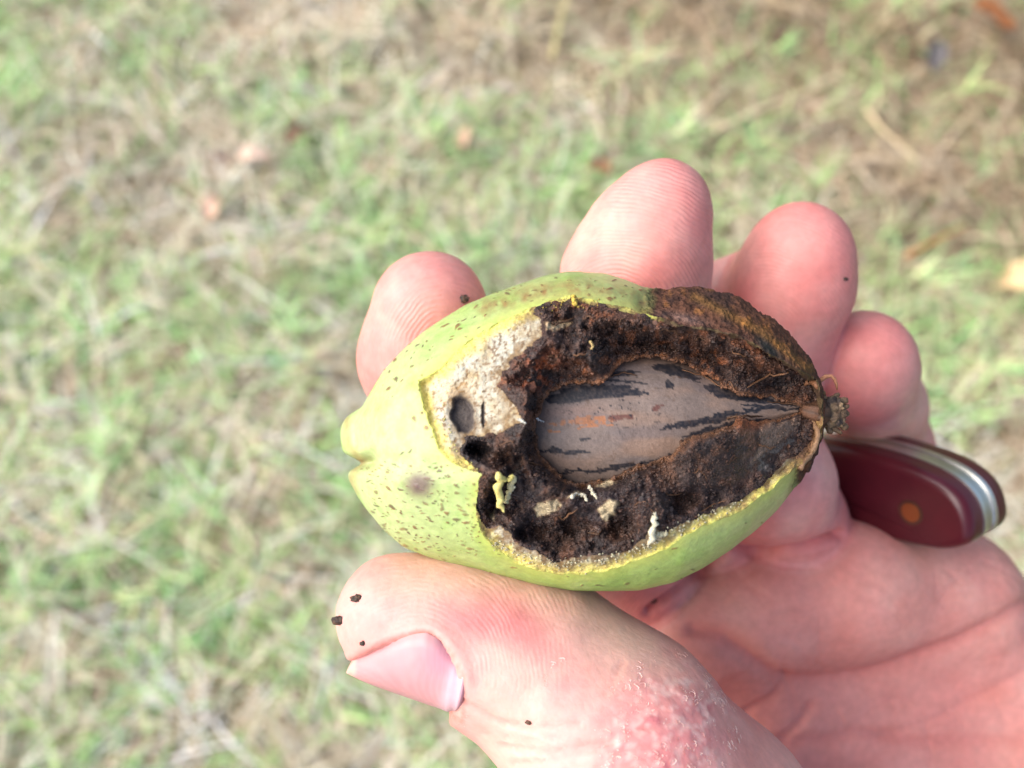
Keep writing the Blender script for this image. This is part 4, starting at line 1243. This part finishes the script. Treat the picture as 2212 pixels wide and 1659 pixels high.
dust = sstep(.25, .6, n2(nx, ny, 24, 3, 182)) * sstep(.1, .5, n2(nx, ny, 5, 2, 183))
Cn = mix(Cn, lin(96, 72, 56), dust * .45)
ii = np.arange(nU * nT).reshape(nU, nT)
a, b = ii[:-1], ii[1:]
NF = np.stack([a, np.roll(a, -1, 1), np.roll(b, -1, 1), b], -1).reshape(-1, 4)[:, ::-1]
o = held("pecan_nut", NVx, NF, M_shell, mm(1440, 905, 0), cols=Cn)
tag(o, "taupe pecan nut with black streaks lying inside the open husk", "nut")

# ------------------------------------------------------------------ pocket knife
KW = 1.75                                  # half width of the steel core
K0 = mm(1900, 1050, -36)
kS = np.array([-.80, -.24, .55]); kS /= np.linalg.norm(kS)
kL = np.array([.9, -.2, 0.]); kL[2] = -(kL[:2] @ kS[:2]) / kS[2]; kL /= np.linalg.norm(kL)
kN = np.cross(kS, kL)
def knife_pt(u, v, w):
    return K0 + u * kL + v * kN + w * kS
def on_side(x, y, w):
    """u, v of a traced point on the side plane at offset w"""
    d = np.array([(x - 1106) / FOCAL_PX, -(y - 829.5) / FOCAL_PX, -1.]); o_ = np.array([0, 0, DIST])
    t_ = ((K0 + w * kS - o_) @ kS) / (d @ kS)
    q = o_ + t_ * d - K0
    return q @ kL, q @ kN
spine = [on_side(x, y, KW) for x, y in ((1787, 944), (1855, 956), (1927, 973), (1998, 996), (2050, 1019), (2084, 1042), (2110, 1070), (2124, 1107), (2128, 1138))]
belly = [on_side(x, y, KW + 1.6) for x, y in ((2112, 1168), (2084, 1180), (2041, 1184), (1984, 1173), (1927, 1159), (1870, 1146), (1815, 1134))]
(u1, v1), (u2, v2) = spine[0], belly[-1]
spine = [(u1 - 26, v1 - 1.0), (u1 - 12, v1 - .2)] + spine
belly = belly + [(u2 - 12, v2 + .4), (u2 - 26, v2 + 1.2)]
out = np.array(spine + belly)
def densify(poly, n):
    q = np.vstack([poly, poly[:1]])
    d = np.r_[0, np.cumsum(np.linalg.norm(np.diff(q, axis=0), axis=1))]
    s = np.linspace(0, d[-1], n, endpoint=False)
    p_ = np.stack([np.interp(s, d, q[:, 0]), np.interp(s, d, q[:, 1])], -1)
    for _ in range(4):
        p_ = .5 * p_ + .25 * (np.roll(p_, 1, 0) + np.roll(p_, -1, 0))
    return p_
out = densify(out, 160)
cen_k = out.mean(0)
def slab(w0, w1, inset0, inset1, bev0, bev1, seg=5):
    """extruded profile from w0 to w1 with rounded edges"""
    rings = []
    nrm = np.roll(out, -1, 0) - np.roll(out, 1, 0)
    nrm = np.stack([nrm[:, 1], -nrm[:, 0]], -1); nrm /= np.linalg.norm(nrm, axis=1, keepdims=True)
    if (nrm * (out - cen_k)).sum() < 0:
        nrm = -nrm
    def ring(w, ins):
        q = out - nrm * ins
        rings.append(np.stack([q[:, 0], q[:, 1], np.full(len(q), w)], -1))
    if bev0:
        for i in range(seg + 1):
            a_ = math.pi / 2 * i / seg
            ring(w0 + bev0 * (1 - math.cos(a_)), inset0 + bev0 * (1 - math.sin(a_)))
    else:
        ring(w0, inset0)
    if bev1:
        for i in range(seg + 1):
            a_ = math.pi / 2 * i / seg
            ring(w1 - bev1 * (1 - math.sin(a_)), inset1 + bev1 * (1 - math.cos(a_)))
    else:
        ring(w1, inset1)
    n = len(out); R_ = np.concatenate(rings)
    V = np.array([knife_pt(*q) for q in R_])
    F = []
    for i in range(len(rings) - 1):
        for j in range(n):
            j2 = (j + 1) % n
            F.append((i * n + j, i * n + j2, (i + 1) * n + j2, (i + 1) * n + j))
    c0, c1 = len(V), len(V) + 1
    V = np.vstack([V, [knife_pt(cen_k[0], cen_k[1], w0 if not bev0 else w0), knife_pt(cen_k[0], cen_k[1], w1)]])
    F.append(tuple(range(n - 1, -1, -1)))
    F.append(tuple((len(rings) - 1) * n + j for j in range(n)))
    return V[:-2], F
knife = empty_at("pocket_knife", K0)
tag(knife, "folded pocket knife with burgundy handle, steel spine and one pin", "knife")
bur = lin(72, 17, 27)
ST = KW + 3.4
for nm, w0, w1, i0, i1, b0, b1, mat, c in (("handle_scale", KW, ST, .05, .05, 0, 1.5, M_scale, bur), ("liner", KW - .75, KW - .02, -.12, -.12, 0, 0, M_steel, lin(205, 205, 205)),
                                           ("back_spring", -KW + .77, KW - .77, .10, .10, 0, 0, M_steel, lin(186, 186, 182)), ("liner", -KW + .02, -KW + .75, -.12, -.12, 0, 0, M_steel, lin(205, 205, 205)),
                                           ("handle_scale", -ST, -KW, -.15, -.15, 1.8, 0, M_scale, bur)):
    V, F = slab(w0, w1, i0, i1, b0, b1)
    ob = held(nm, V, F, mat, K0, knife, cols=np.tile(c, (len(V), 1)))
    md = ob.modifiers.new("edges", 'EDGE_SPLIT'); md.split_angle = math.radians(40)
pu, pv = on_side(1967, 1107, ST)
for u0, v0 in ((pu, pv), (u1 - 20, (v1 + v2) / 2)):
    for rr_, w_, c, mat, nm in ((1.8, ST + .04, lin(110, 92, 82), M_steel, "pin_collar"), (1.35, ST + .10, lin(176, 118, 80), M_brass, "pin")):
        ks = np.linspace(0, 2 * math.pi, 28, endpoint=False)
        V = [knife_pt(u0 + rr_ * math.cos(a_), v0 + rr_ * math.sin(a_), w) for w in (w_ - .5, w_) for a_ in ks]
        F = [(j, (j + 1) % 28, 28 + (j + 1) % 28, 28 + j) for j in range(28)] + [tuple(range(28, 56)), tuple(range(27, -1, -1))]
        held(nm, V, F, mat, K0, knife, cols=np.tile(c, (len(V), 1)), smooth=False)

# ------------------------------------------------------------------ loose crumbs on the skin
def crumb_on(px_, py_, r_, label):
    k = np.argmin((hx - px_) ** 2 + (hy - py_) ** 2 + np.where(NV[:, 2] > 0.05, 0, 1e6) - 40 * HV[:, 2])
    c = HV2[k] + NV[k] * r_ * .2
    V0, F0 = ico(3)
    off = px_ * .01
    V = V0 * np.array([1.25, .85, .7]) * (1 + .5 * fbm(V0 + off, .8, 3, 5) + .25 * fbm(V0 + off, .3, 2, 6))[:, None] * r_ + c
    Cc = mix(np.tile(lin(54, 42, 36), (len(V), 1)), lin(92, 66, 50), sstep(-.1, .4, fbm(V, .25, 2, 8)))
    o = held("dirt_crumb", V, F0, M_crumb, c, cols=Cc)
    tag(o, label, "crumb", "dark crumbs stuck to the skin")
crumb_on(768, 1294, .46, "dark crumb on top of the thumb tip, above a ragged one")
crumb_on(733, 1342, .55, "ragged dark crumb clinging to the very end of the thumb")
crumb_on(785, 1387, .28, "small dark crumb between thumb tip and nail edge")
crumb_on(1000, 650, .50, "dark crumb on the index finger touching the husk")
crumb_on(1140, 1557, .22, "tiny dark crumb on the wrinkled thumb knuckle")
crumb_on(1417, 1310, .40, "dark crumb lodged in the fold at the base of the index finger")
crumb_on(1825, 604, .25, "tiny dark crumb on the ring fingertip")
